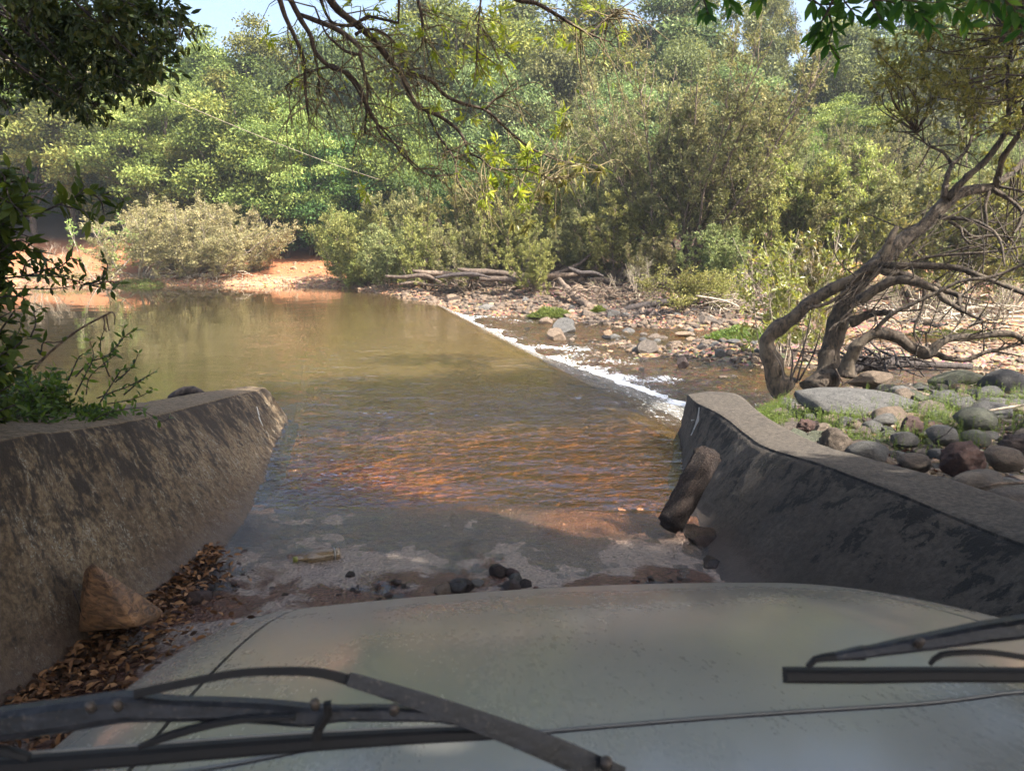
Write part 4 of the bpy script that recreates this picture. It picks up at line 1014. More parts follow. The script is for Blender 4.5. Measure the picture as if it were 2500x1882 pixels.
SH = [  # px, base row, top row, width factor, depth, kind, rz, label
    (350, 700, 500, 1.5, 45, 'gold', 0.1, 'broad golden-green bush leaning right over the far shore'),
    (470, 690, 490, 1.25, 45.5, 'gold', -.2, 'rounded golden crown at the right end of the leaning bush'),
    (250, 690, 545, 1., 44, 'sparse', 1, 'thin pale-stemmed bush at the left foot of the golden bush'),
    (105, 690, 600, 1.2, 45, 'bare', 1, 'small scraggly twig bush on the left shore'),
    (860, 665, 540, 1.0, 41, 'green', 1, 'low yellow-green bush alone on the red shore'),
    (910, 668, 545, 1., 40, 'green', 2.4, 'right lobe of the low bush on the red shore'),
    (945, 680, 560, .9, 36.5, 'olive', 2, 'gnarled grey bush at the causeway end'),
    (1040, 685, 550, .95, 36, 'olive2', 3, 'olive bush over the bulging stump'),
    (1150, 690, 560, .9, 34.5, 'olive', 4, 'olive bush above the crossed logs, left of centre'),
    (1120, 650, 470, .9, 39, 'olive2', 1, 'taller olive bush behind the crossed logs'),
    (1000, 640, 480, .9, 41, 'olive', 5, 'olive bush behind the gnarled grey one'),
    (1260, 690, 520, .9, 35, 'olive2', 5, 'olive bush with crooked pale stems behind the slanting log'),
    (1300, 700, 600, .9, 31.5, 'olive2', 0, 'small bright olive bush just over the slanting log'),
    (1220, 650, 450, .9, 39, 'olive', 2.2, 'high olive bush in the centre distance'),
    (1400, 700, 520, 1., 34, 'olive', .6, 'wide olive bush over the driftwood roots'),
    (1340, 650, 440, 1., 38, 'olive2', 1.9, 'tall olive bush behind the driftwood roots'),
    (1500, 690, 500, 1., 33, 'olive2', 1.1, 'olive bush left of the tall olive tree'),
    (1660, 680, 205, 1.05, 33, 'tallolive', 1.4, 'tall fan-shaped olive tree with many bare pale stems'),
    (1540, 670, 260, .8, 36, 'tallolive', 4.4, 'narrower olive tree left behind the fan-shaped one'),
    (1780, 660, 330, .8, 34, 'tallolive', 3.2, 'olive tree right behind the fan-shaped one'),
    (1620, 700, 590, 1., 30, 'olive', 3.3, 'low olive bush at the foot of the fan-shaped tree'),
    (1760, 700, 560, 1., 29, 'olive', 2.3, 'olive bush right of the lime green plant'),
    (1870, 690, 430, .9, 31, 'olive2', .3, 'olive bush behind the yellow-leaved sapling'),
    (1980, 700, 440, .9, 30, 'olive', 1.3, 'olive bush seen just above the left trunk'),
    (2080, 700, 400, .9, 30, 'olive2', 4.3, 'olive bush behind the leaning trunk'),
    (2200, 720, 440, 1., 28, 'olive', 5.1, 'olive bush under the long leaning bough'),
    (2330, 730, 470, 1., 27, 'olive2', 5.9, 'olive bush between the lower boughs'),
    (2460, 740, 430, 1., 26, 'olive', .9, 'olive bush at the right edge beyond the boughs'),
    (1900, 620, 330, .7, 36, 'tallolive', .2, 'olive tree standing behind the sapling'),
    (2420, 660, 330, .8, 33, 'tallolive', 2.2, 'olive tree at the right behind the leaning crown'),
    (2150, 650, 330, .7, 35, 'tallolive', 5.2, 'olive tree behind the middle of the leaning bough'),
    (1680, 728, 655, 1.3, 27, 'lime', 0, 'bright lime green plant over the fallen branch'),
    (1750, 722, 665, 1.1, 27, 'lime', 2, 'second lime green plant, right of the first'),
    (1915, 800, 575, 1.0, 17, 'sap', 0, 'slender sapling with bronze-yellow leaves left of the leaning tree'),
    (1990, 790, 600, .8, 18, 'sap', 2, 'smaller sapling close behind the left trunk'),
    (1560, 735, 640, 1.2, 29, 'bare', 1, 'leafless grey brushwood around the split rocks'),
    (1850, 740, 640, 1.4, 28, 'bare', 2, 'leafless grey brushwood behind the sapling'),
    (2250, 780, 670, 1.4, 24, 'bare', 3, 'leafless brushwood under the lower boughs'),
    (2420, 790, 670, 1.4, 23, 'bare', 4, 'leafless brushwood at the right edge'),
    (2080, 770, 670, 1.2, 25, 'bare', 5, 'leafless brushwood between the two trunks'),
    (1150, 700, 620, 1.2, 35, 'bare', .5, 'leafless brushwood among the crossed logs'),
]
for px, base, top, wf, y, kd, rz, lb in SH:
    b = P(px, base, y); gz = hz(b.x, y); tz = P(px, top, y).z; s = (tz - gz) / SBH[kd] / .98
    place_plant('shrub' if 'tree' not in lb or 'leaning tree' in lb else 'riverside_tree', SB[kd], (b.x, y, gz), rz=rz, label=lb, cat='bush' if 'tree' not in lb.split('leaning')[0] else 'tree', sx=(s * wf, s * wf, s))

# ------------------------------------------------------------------ traced branches
def traced(mb, pts, conv, y, w, yd=0., sides=8, rough=.25, seed=0, step=.05, sm=True):
    """pts: list of (X,Y) in a zoom; conv -> photo px; y: depth (float or per point); w: width px (start, end) or list"""
    n = len(pts)
    ys = np.linspace(y, y + yd, n) if np.isscalar(y) else np.asarray(y, float)
    ws = np.interp(np.linspace(0, 1, n), np.linspace(0, 1, len(w)), w)
    P4 = []
    for (a, b), yy, ww in zip(pts, ys, ws):
        q = P(*conv(a, b), yy); P4.append((q.x, q.y, q.z, max(ww / FPX * yy / 2, .0025)))
    S = spline(P4, step)
    tube(mb, S[:, :3], np.maximum(S[:, 3], .002), sides, rough=rough, seed=seed)
    return S[:, :3]
Z5 = lambda a, b: (1800 + a / 2.561, 300 + b / 2.561)
GAPS = [(G(960, 1088), .8), (G(1230, 1085), .85), (G(1440, 1110), .6), (G(1300, 1280), .4), (G(1180, 1150), .6), (G(1450, 1200), .35), (G(1850, 965, .3), 1.3), (G(1760, 1005, .5), .5), (G(2100, 980, .4), .6)]
def shade_for(rg, targets, t0, t1, jit):
    out = []
    for (x, y, z), n in targets:
        for _ in range(n):
            t = rg.uniform(t0, t1); out.append((x + tosun.x * t + rg.normal(0, jit), y + tosun.y * t + rg.normal(0, jit), z + tosun.z * t))
    out = np.array([c for c in out if c[2] > 2.7 + .31 * max(c[1], 0)]); return out[thin_out(out)]
SH_WALLS = [((1.5, 6.1, .4), 3), ((1.6, 7.0, .4), 3), ((1.7, 7.8, .4), 2), ((1.5, 5.1, .4), 3), ((1.9, 4.2, .5), 3), ((1.2, 5.7, .1), 3), ((-.5, 1.4, 1.5), 2), ((.3, 1.2, 1.5), 3), ((.9, 1.3, 1.5), 3), ((.3, 1.9, 1.3), 2), ((1., 2., 1.2), 2),
            ((-2.9, 8.6, .2), 3), ((-2.8, 7.6, .3), 3), ((-2.6, 6.5, .3), 3), ((-2.5, 5.3, .4), 3), ((-2.5, 4.2, .5), 3), ((-.5, 5.2, 0), 3), ((.7, 5.0, 0), 3), ((-1.6, 5.4, 0), 2), ((-1.2, 4., 1), 2)]
SH_BAND = [((x, y, 0), 2) for x in (-2.6, -1.7, -.8, .1, 1., 1.8) for y in (9.7, 10.5, 11.3, 12.1)]
def thin_out(cc, rr=None):
    """open the added canopy so the sun reaches chosen patches of the ford"""
    keep = []
    for c in cc:
        t = c[2] / tosun.z; x, y = c[0] - tosun.x * t, c[1] - tosun.y * t
        keep.append(all(math.hypot(x - g.x, y - g.y) > r + .85 for g, r in GAPS))
    return np.array(keep)
def leaning_tree():
    e = empty('leaning_tree', tuple(P(2010, 930, 11.2)), 'gnarled dark tree leaning right over the stones with crooked boughs', 'tree')
    rg = np.random.default_rng(77)
    tk = MB(); limbs = []
    K = 1 / 2.561
    def tr(pts, w, y, yd, seed, sides=9, rough=.3):
        s = traced(tk, pts, Z5, y, [a * K * .92 for a in w], yd, sides + 4, rough * 1.25, seed, .045); limbs.append(s); return s
    tr([(500, 1690), (560, 1600), (575, 1500), (600, 1350), (640, 1200), (700, 1080), (800, 950), (880, 880), (960, 800), (1060, 720), (1180, 630), (1270, 530), (1370, 450), (1480, 420), (1590, 400), (1660, 360), (1740, 290), (1830, 200)],
       [230, 190, 150, 112, 135, 125, 130, 105, 95, 92, 88, 84, 70, 60, 55, 44, 36, 28], 11.2, 1.2, 1, 14, .38)
    tr([(300, 1660), (240, 1590), (220, 1500), (190, 1430), (190, 1345), (250, 1285), (350, 1215), (430, 1140), (560, 1060), (700, 985), (800, 920), (900, 850), (960, 720), (1000, 650)],
       [190, 150, 120, 100, 95, 100, 84, 80, 74, 70, 66, 56, 44, 30], 11.6, -.1, 2, 12, .34)
    tr([(680, 1580), (700, 1490), (730, 1420), (800, 1350), (900, 1310), (1010, 1345), (1110, 1415), (1200, 1440), (1250, 1390), (1330, 1350), (1480, 1335), (1650, 1320), (1740, 1330), (1850, 1400)],
       [130, 110, 92, 80, 84, 84, 80, 76, 62, 50, 46, 46, 42, 40], 11.0, -.4, 3, 10, .3)
    tr([(880, 890), (1000, 895), (1200, 895), (1380, 910), (1500, 950), (1650, 1010), (1850, 1090)], [60, 46, 44, 42, 38, 30, 28], 11.5, -1., 4)
    tr([(900, 930), (1050, 950), (1180, 1010), (1300, 1050), (1380, 1080), (1390, 1140), (1410, 1205)], [50, 46, 42, 38, 32, 26, 16], 11.3, -.6, 5)
    tr([(760, 1120), (900, 1020), (1000, 985), (1100, 990), (1230, 1040), (1300, 1110), (1400, 1170), (1500, 1220), (1530, 1240), (1450, 1272)], [80, 70, 60, 56, 46, 38, 30, 22, 18, 14], 11.1, -.9, 6)
    tr([(700, 1250), (820, 1200), (900, 1190), (962, 1183)], [80, 50, 42, 30], 11.2, -.3, 7)
    tr([(860, 1300), (960, 1200), (1100, 1130), (1250, 1060), (1400, 990), (1600, 960), (1850, 860)], [30, 28, 26, 24, 24, 22, 20], 10.7, -.6, 8, 6)
    tr([(1050, 890), (1200, 840), (1400, 820), (1600, 805), (1850, 760)], [26, 20, 18, 16, 14], 11.6, -.8, 9, 6)
    tr([(1260, 590), (1400, 600), (1500, 620), (1600, 680), (1650, 760), (1672, 900)], [32, 28, 25, 22, 18, 12], 11.7, -.9, 10, 6)
    tr([(1320, 610), (1400, 660), (1480, 715), (1600, 705), (1700, 720), (1750, 810), (1740, 880)], [26, 24, 24, 20, 16, 12, 8], 11.8, -.5, 11, 6)
    tr([(1400, 660), (1412, 710), (1450, 750)], [18, 14, 10], 11.7, -.2, 12, 5)
    tr([(1290, 470), (1310, 350), (1340, 270), (1400, 210), (1450, 140), (1480, 0), (1490, -120)], [40, 34, 30, 24, 20, 16, 10], 11.9, .5, 13, 7)
    tr([(1340, 260), (1290, 190), (1190, 140), (1120, 60)], [22, 18, 12, 8], 12.1, .3, 14, 6)
    tr([(1320, 470), (1430, 345), (1540, 250), (1620, 150), (1680, 50), (1700, -100), (1690, -300), (1720, -520)], [52, 44, 40, 36, 32, 28, 22, 14], 11.9, -.3, 15)
    tr([(1610, 410), (1640, 300), (1660, 220), (1720, 130), (1780, 40), (1800, -100), (1860, -350), (1900, -600)], [46, 42, 40, 36, 32, 28, 22, 14], 12.2, -1.2, 16)
    tr([(1600, 420), (1700, 480), (1780, 560), (1765, 640), (1730, 690)], [36, 30, 26, 20, 12], 12.1, -.6, 17, 6)
    tr([(1575, 430), (1550, 520), (1560, 620), (1560, 760)], [26, 22, 18, 10], 12.1, -.2, 18, 6)
    tr([(1170, 1030), (1160, 1150), (1110, 1270), (1110, 1350)], [24, 18, 14, 8], 10.9, -.1, 19, 6)
    tr([(1110, 1290), (1180, 1310), (1240, 1330)], [10, 8, 5], 10.85, 0, 20, 5)
    tr([(1640, 400), (1720, 415), (1850, 440)], [20, 16, 12], 12.1, -.3, 21, 5)
    tr([(1230, 1440), (1330, 1475), (1440, 1480), (1540, 1440), (1660, 1410), (1850, 1360)], [44, 36, 30, 26, 22, 18], 10.9, -.3, 22, 7)
    tr([(600, 1280), (760, 1120), (900, 1000), (1010, 920)], [12, 12, 11, 8], 10.95, .2, 23, 5)
    tr([(430, 1160), (560, 1130), (680, 1050), (760, 950), (900, 905)], [26, 22, 18, 14, 10], 11.3, .1, 24, 6)
    for k in range(46):     # climbers and fine twigs running up along the trunks
        u = rg.random(); a = np.array([560 + u * 700, 1250 - u * 650]) + rg.normal(0, 34, 2)
        L = rg.uniform(120, 420); an = rg.normal(-.72, .22); pts = [(a[0] + math.cos(an) * L * t + rg.normal(0, 9), a[1] + math.sin(an) * L * t + rg.normal(0, 9)) for t in (0, .33, .66, 1)]
        traced(tk, pts, Z5, 11.05 + rg.normal(0, .15), [7 * K, 3 * K], .3, 4, 0, k, .15)
    for k in range(170):     # side twigs from limbs
        s = limbs[rg.integers(len(limbs))]; p = s[int(rg.integers(len(s) // 3, len(s)))]
        d = rdir(rg, 1)[0] + np.array([.3, 0, .1]); d /= np.linalg.norm(d); L = rg.uniform(.25, .9)
        q = spline([p, p + d * L * .5 + rg.normal(0, .06, 3), p + d * L + rg.normal(0, .1, 3)], .12); tube(tk, q, np.linspace(.012, .003, len(q)), 4, caps=False)
    me = tk.mesh('trunk', M['bark_tree']); o = bpy.data.objects.new('trunk', me); C.objects.link(o); o.parent = e; o.matrix_parent_inverse = Matrix.Translation(-e.location)
    # crown: leafy sprays, mostly at the upper right and above the frame
    lf = MB(); tw = MB(); rgc = np.random.default_rng(78)
    spr = []
    for k in range(280):
        px = rgc.uniform(2130, 2640); top = -320 + 0 * px; py = rgc.uniform(-330, 260 + (px - 2200) * .25)
        if px < 2250 and not (120 < py < 330): continue
        if px < 2350 and py < 60: continue
        if px > 2500 and py > 200: continue
        spr.append((px, py, rgc.uniform(10.8, 13.2)))
    spr += [(2240, 190, 12.), (2225, 215, 12.1), (2290, 160, 12), (2210, 290, 12), (2190, 300, 12.2), (2280, 270, 12), (2340, 330, 12.2), (2420, 380, 12.3), (2460, 430, 12), (2380, 250, 12), (2330, 200, 11.8)]
    for k in range(26): spr.append((rgc.uniform(2050, 2560), rgc.uniform(440, 700), rgc.uniform(12.6, 14.5)))
    allp = np.concatenate(limbs)
    for px, py, y in spr:
        c = np.array(P(px, py, y)); j = np.argmin(((allp - c) ** 2).sum(1)); b = allp[j]
        if np.linalg.norm(b - c) > 3.2: pass
        q = spline([b, (b + c) / 2 + rgc.normal(0, .12, 3), c], .2); tube(tw, q, np.linspace(.016, .004, len(q)), 4, caps=False)
        for m in range(7):
            dd = rdir(rgc, 1)[0] + np.array([0, 0, .25]); dd /= np.linalg.norm(dd); l = rgc.uniform(.15, .38)
            tube(tw, np.array([c, c + dd * l]), [.004, .002], 3, caps=False); n = 16
            t = rgc.uniform(.25, 1.05, n)[:, None]
            leaves(lf, c + dd * l * t, dd * .8 + rgc.normal(0, .55, (n, 3)), rgc.normal(0, .6, (n, 3)) + np.array([0, 0, .5]), rgc.uniform(.06, .10, n), rgc.uniform(.022, .034, n), np.clip(rgc.normal(.45, .2, n), 0, 1), LEAF8)
    for mm, nm, mt in ((lf, 'crown', 'leaf_tree'), (tw, 'twigs', 'bark_tree')):
        o = bpy.data.objects.new(nm, mm.mesh(nm, M[mt])); C.objects.link(o); o.parent = e; o.matrix_parent_inverse = Matrix.Translation(-e.location)
    # unseen leaf clumps above the frame, added to this crown to shade the ford
    lf = MB(); cc = []
    for k in range(60):
        y = rgc.uniform(6.0, 10.5); x = rgc.uniform(5.0, 11.5); cc.append((x, y, 3.4 + .33 * y + rgc.uniform(.4, 3.4)))
    cc = np.array(cc); cc = cc[thin_out(cc)]; cc = np.vstack([cc, shade_for(rgc, SH_BAND, 8.2, 11, .25)]); crown_leaves(lf, rgc, cc, rgc.uniform(.4, .8, len(cc)), 24000, .17, .075, .3, .5)
    tk2 = MB()
    for c in cc[::3]:
        b = allp[np.argmax(allp[:, 2])]; q = spline([b, (b + c) / 2 + np.array([0, 0, .6]), c], .5); tube(tk2, q, np.linspace(.05, .01, len(q)), 5, caps=False)
    for mm, nm, mt in ((lf, 'crown', 'leaf_tree'), (tk2, 'twigs', 'bark_tree')):
        o = bpy.data.objects.new(nm, mm.mesh(nm, M[mt])); C.objects.link(o); o.parent = e; o.matrix_parent_inverse = Matrix.Translation(-e.location)
    return e
leaning_tree()

# bare-branched tree whose boughs hang into the top centre
Z1 = lambda a, b: (a / 2.212, b / 2.212)
Z2 = lambda a, b: (800 + a / 2.22, b / 2.22)
def bough_tree():
    base = np.array([-4.6, 3.4, hz(-4.6, 3.4)])
    e = empty('overhanging_tree', tuple(base), 'tree with bare crooked black boughs and lime leaves hanging over the ford', 'tree')
    tk = MB(); rg = np.random.default_rng(5); limbs = []
    def tr(pts, conv, w, y, yd, seed, sides=7):
        s = traced(tk, pts, conv, y, w, yd, sides, .2, seed, .05); limbs.append(s); return s
    main = tr([(-40, -110), (0, -20), (60, 60), (150, 130), (230, 200), (330, 320), (400, 400)], Z2, [20, 20, 18, 16, 15, 14, 13], 7.0, .4, 1)
    tr([(400, 400), (480, 410), (560, 440), (640, 520), (740, 565), (860, 600), (960, 690), (1080, 790), (1200, 850), (1300, 880), (1470, 900)], Z2, [11, 10, 9, 9, 8, 7, 6, 5, 4, 3, 2], 7.4, .6, 2)
    tr([(400, 400), (440, 500), (480, 570), (540, 600), (620, 640), (700, 700), (740, 760), (770, 830), (830, 860), (900, 915), (1050, 920), (1150, 950), (1230, 970)], Z2, [13, 13, 12, 11, 9, 8, 7, 6, 5, 4, 3.5, 3, 2], 7.4, -.4, 3)
    tr([(540, 605), (570, 680), (610, 750), (660, 820), (690, 880), (705, 1000)], Z2, [7, 6, 5.5, 5, 4, 2], 7.3, -.3, 4)
    tr([(1480, -60), (1510, 0), (1540, 90), (1600, 220), (1640, 320), (1650, 500), (1670, 660)], Z1, [14, 13, 11, 9, 8, 7, 4], 6.6, .2, 5)
    ee = tr([(1540, -60), (1570, 0), (1620, 100), (1680, 200), (1700, 280), (1780, 360), (1880, 400), (1940, 470), (1980, 560), (2030, 660), (2060, 730), (2150, 790), (2220, 870), (2320, 950), (2410, 950)], Z1, [15, 14, 12, 11, 10, 10, 9, 8, 7, 6, 6, 4, 3, 2, 2], 6.8, .3, 6)
    tr([(1620, 80), (1700, 110), (1800, 150), (1880, 200), (1950, 270), (1940, 295), (1870, 280), (1820, 240), (1760, 180), (1700, 40)], Z1, [9, 12, 12, 11, 10, 8, 7, 6, 5, 4], 6.9, -.1, 7)
    tr([(1940, 290), (1970, 400), (1985, 500), (1970, 720)], Z1, [8, 7, 6, 4], 6.85, .2, 8)
    tr([(1985, 88), (1920, 130), (1880, 140), (1790, 120), (1730, 0), (1720, -60)], Z1, [6, 9, 8, 7, 6, 6], 7.0, .1, 9)
    tr([(1920, 190), (1960, 165), (2040, 165), (2130, 230), (2180, 330), (2220, 400)], Z1, [8, 7, 6, 5, 4, 3], 7.05, .2, 10)
    tr([(450, 380), (480, 430), (500, 470)], Z2, [3, 3, 2], 7.2, .2, 11)
    ii = tr([(960, -50), (1030, 0), (1130, 20), (1230, 75), (1320, 130), (1420, 185), (1530, 230)], Z2, [12, 11, 10, 8, 7, 5, 3], 6.6, .2, 12)
    tr([(1430, 180), (1480, 130), (1520, 90), (1560, 50)], Z2, [5, 4, 3, 2], 6.8, .1, 13)
    tr([(485, -60), (490, 0), (510, 100), (515, 200), (505, 270)], Z2, [9, 8, 7, 6, 3], 7.1, 0, 14)
    tr([(835, -40), (830, 0), (820, 100), (810, 220), (805, 330)], Z2, [5, 5, 4, 3, 2], 6.9, 0, 15)
    tr([(855, 595), (900, 545), (960, 510)], Z2, [6, 5, 3], 7.6, 0, 16)
    tr([(1790, 360), (1700, 380), (1600, 420), (1540, 470)], Z1, [7, 5, 4, 2], 6.9, .1, 17)
    tr([(1690, 260), (1720, 400), (1730, 520), (1790, 640)], Z1, [6, 5, 4, 2], 6.9, .1, 18)
    tr([(0, 350), (60, 370), (130, 440), (200, 560), (240, 640), (330, 740), (400, 830), (500, 930), (620, 960)], Z2, [8, 7, 6, 6, 5, 4, 4, 3, 2], 6.95, .3, 19)
    # supply limbs above the frame, back to the trunk on the left bank
    tps = spline([base + [0, 0, -.3], base + [.1, .2, 1.6], base + [.3, .5, 3.2], base + [.9, 1.0, 5.0]], .3); tube(tk, tps, np.linspace(.22, .15, len(tps)), 12, rough=.3)
    hub = tps[-1]
    for s, r0 in ((main, .07), (ee, .05), (ii, .05), (limbs[4], .04), (limbs[13], .035), (limbs[14], .03), (limbs[8], .03)):
        p = s[0]; mid = (hub + p) / 2 + np.array([0, -.2, 1.0]); q = spline([hub, mid, p + (p - s[min(4, len(s) - 1)]) * 2, p], .3); tube(tk, q, np.linspace(r0, max(.004, r0 * .45), len(q)), 7, rough=.2)
    tw = MB(); tips = []
    for k in range(230):
        s = limbs[rg.integers(len(limbs))]; i = int(rg.integers(len(s) // 4, len(s))); p = s[i]
        t = s[min(i + 2, len(s) - 1)] - s[max(0, i - 2)]; t = t / (np.linalg.norm(t) + 1e-9)
        d = t * .5 + rdir(rg, 1)[0] * .8 + np.array([.25, 0, -.25]); d /= np.linalg.norm(d); L = rg.uniform(.15, .85)
        a = p + d * L * .4 + rg.normal(0, .03, 3); b = a + (d * .6 + np.array([.1, 0, -.6])) * L * .5 + rg.normal(0, .05, 3)
        q = spline([p, a, b], .07); tube(tw, q, np.linspace(.0065, .0025, len(q)), 4, caps=False)
        for m in range(2):
            p2 = q[rg.integers(1, len(q))]; d2 = d * .4 + rdir(rg, 1)[0] + np.array([0, 0, -.2]); d2 /= np.linalg.norm(d2); l2 = rg.uniform(.08, .3)
            tube(tw, spline([p2, p2 + d2 * l2 * .5 + rg.normal(0, .02, 3), p2 + d2 * l2 + np.array([0, 0, -.03])], .08), .002, 3, caps=False); tips.append(p2 + d2 * l2)
    # leaf clusters (px, py, count, spread px)
    CL = [(980, 90, 20, 30), (1010, 130, 20, 25), (1060, 100, 30, 30), (1080, 60, 16, 25), (1170, 60, 26, 30), (1190, 120, 60, 35), (1220, 60, 40, 30), (1240, 90, 40, 25), (1230, 140, 30, 22), (1150, 150, 36, 30), (1110, 120, 24, 25), (1180, 180, 44, 30), (1130, 165, 30, 25),
          (1210, 365, 60, 22), (1225, 385, 40, 22), (1300, 375, 60, 22), (1310, 400, 40, 20), (1270, 370, 30, 20), (1230, 455, 50, 28), (1190, 470, 50, 25), (1260, 480, 30, 22), (1290, 500, 26, 20), (1270, 440, 26, 22), (1180, 440, 24, 18),
          (1385, 105, 24, 16), (1400, 95, 18, 12), (1340, 85, 14, 16), (1450, 10, 20, 20), (1480, 45, 14, 14), (1510, 75, 16, 14), (1145, 285, 22, 14), (1135, 390, 20, 14), (1060, 250, 10, 10), (890, 465, 26, 12), (740, 200, 6, 6), (650, 95, 10, 10), (890, 60, 10, 20), (860, 20, 14, 20), (910, 15, 18, 20), (1365, 320, 24, 20), (1385, 280, 10, 12)]
    BR = [(1400, 400, 40, 25), (1430, 410, 40, 25), (1470, 420, 36, 22), (1335, 470, 26, 18), (1350, 440, 26, 20), (1365, 530, 20, 12), (1290, 545, 14, 12), (1385, 300, 16, 20), (1380, 290, 12, 14), (1320, 480, 18, 14), (1390, 445, 22, 18), (1250, 540, 14, 12)]
    lf = MB(); lb = MB()
    alll = np.concatenate(limbs)
    for lst, mm, dr in ((CL, lf, -.15), (BR, lb, -1.1)):
        for px, py, n, sp in lst:
            n = max(6, int(n * .7)); sp *= 1.15
            y0 = 7.2 + rg.normal(0, .2); c = np.array(P(px, py, y0)); r_ = sp / FPX * y0
            k = np.argmin(((alll - c) ** 2).sum(1)); q = spline([alll[k], (alll[k] + c) / 2 + rg.normal(0, .05, 3), c], .1)
            tube(tw, q, np.linspace(.006, .0025, len(q)), 4, caps=False)
            m = max(2, n // 6)
            for j in range(m):
                d = rdir(rg, 1)[0]; tip = c + d * r_ * rg.uniform(.4, 1.1); tube(tw, np.array([c, tip]), .002, 3, caps=False)
                nn_ = 9; dd = rdir(rg, nn_) + d * .9 + np.array([0, 0, dr])
                leaves(mm, tip + rg.normal(0, .012, (nn_, 3)), dd, rg.normal(0, 1, (nn_, 3)), rg.uniform(.065, .12, nn_), rg.uniform(.018, .028, nn_), np.clip(rg.normal(.5, .2, nn_), 0, 1), LEAF8)
    rg.shuffle(tips)
    for p in tips[:150]:
        n = 3; leaves(lf, np.repeat(p[None], n, 0), rdir(rg, n) + np.array([0, 0, -.3]), rg.normal(0, 1, (n, 3)), .06, .014, rg.random(n), LEAF8)
    for mm, nm, mt in ((tk, 'trunk', 'bark_dark'), (tw, 'twigs', 'twig_tan'), (lf, 'crown', 'leaf_lime'), (lb, 'bronze_leaves', 'leaf_tree')):
        o = bpy.data.objects.new(nm, mm.mesh(nm, M[mt])); C.objects.link(o); o.parent = e; o.matrix_parent_inverse = Matrix.Translation(-e.location)
bough_tree()

# dense dark crown hanging into the top left
def left_tree():
    base = np.array([-6.6, 4.6, hz(-6.6, 4.6)]); rg = np.random.default_rng(15)
    e = empty('shade_tree', tuple(base), 'dense dark leafy tree whose crown fills the top left corner', 'tree')
    tk = MB(); lf = MB()
    tp = spline([base + [0, 0, -.4], base + [.2, .1, 1.5], base + [0, .5, 3.2], base + [.5, 1.2, 5.2]], .3); tube(tk, tp, np.linspace(.26, .14, len(tp)), 12, rough=.3)
    cl = [(60, 60, 70), (20, 120, 60), (160, 40, 70), (260, 60, 70), (330, 50, 60), (390, 40, 50), (400, 80, 36), (440, 85, 26), (470, 80, 18), (430, 40, 20), (60, 150, 60), (150, 140, 70), (250, 150, 70), (330, 140, 55), (375, 180, 40), (350, 100, 50), (385, 130, 30),
          (200, 210, 50), (230, 255, 34), (170, 250, 34), (215, 285, 20), (20, 220, 34), (100, 205, 46), (290, 200, 46), (345, 215, 26), (10, 20, 70), (120, 90, 60), (210, 100, 60), (300, 20, 50), (180, 180, 40), (150, 220, 30), (15, 255, 18), (85, 10, 60)]
    cc = []; rr = []
    for px, py, r_ in cl:
        y = rg.uniform(6.8, 8.6); cc.append(P(px, py, y)); rr.append(r_ / FPX * y * 1.02)
    vis = len(cc)
    for k in range(70):
        y = rg.uniform(2., 9.5); x = rg.uniform(-10, -4.2) ; cc.append((x, y, 3.1 + .34 * y + rg.uniform(.2, 3.))); rr.append(rg.uniform(.5, .9))
    cc = np.array([list(c) for c in cc]); rr = np.array(rr)
    crown_leaves(lf, rg, cc[:vis], rr[:vis], 9500, .085, .032, .55, .95, tpl=LEAF8, shell=.5)
    crown_leaves(lf, rg, cc[vis:], rr[vis:], 9000, .13, .055, .3, .5)
    for i, c in enumerate(cc):
        b = tp[int(rg.uniform(.6, 1) * (len(tp) - 1))]; mid = (b + c) / 2 + np.array([0, 0, .5]) + rg.normal(0, .15, 3)
        q = spline([b, mid, c], .25); tube(tk, q, np.linspace(.03, .006, len(q)), 5, caps=False)
        if i < vis:
            for m in range(9):
                d = rdir(rg, 1)[0]; tube(tk, np.array([c, c + d * rr[i] * 1.0]), [.006, .002], 3, caps=False)
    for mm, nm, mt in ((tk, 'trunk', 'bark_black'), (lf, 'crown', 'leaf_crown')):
        o = bpy.data.objects.new(nm, mm.mesh(nm, M[mt])); C.objects.link(o); o.parent = e; o.matrix_parent_inverse = Matrix.Translation(-e.location)
left_tree()

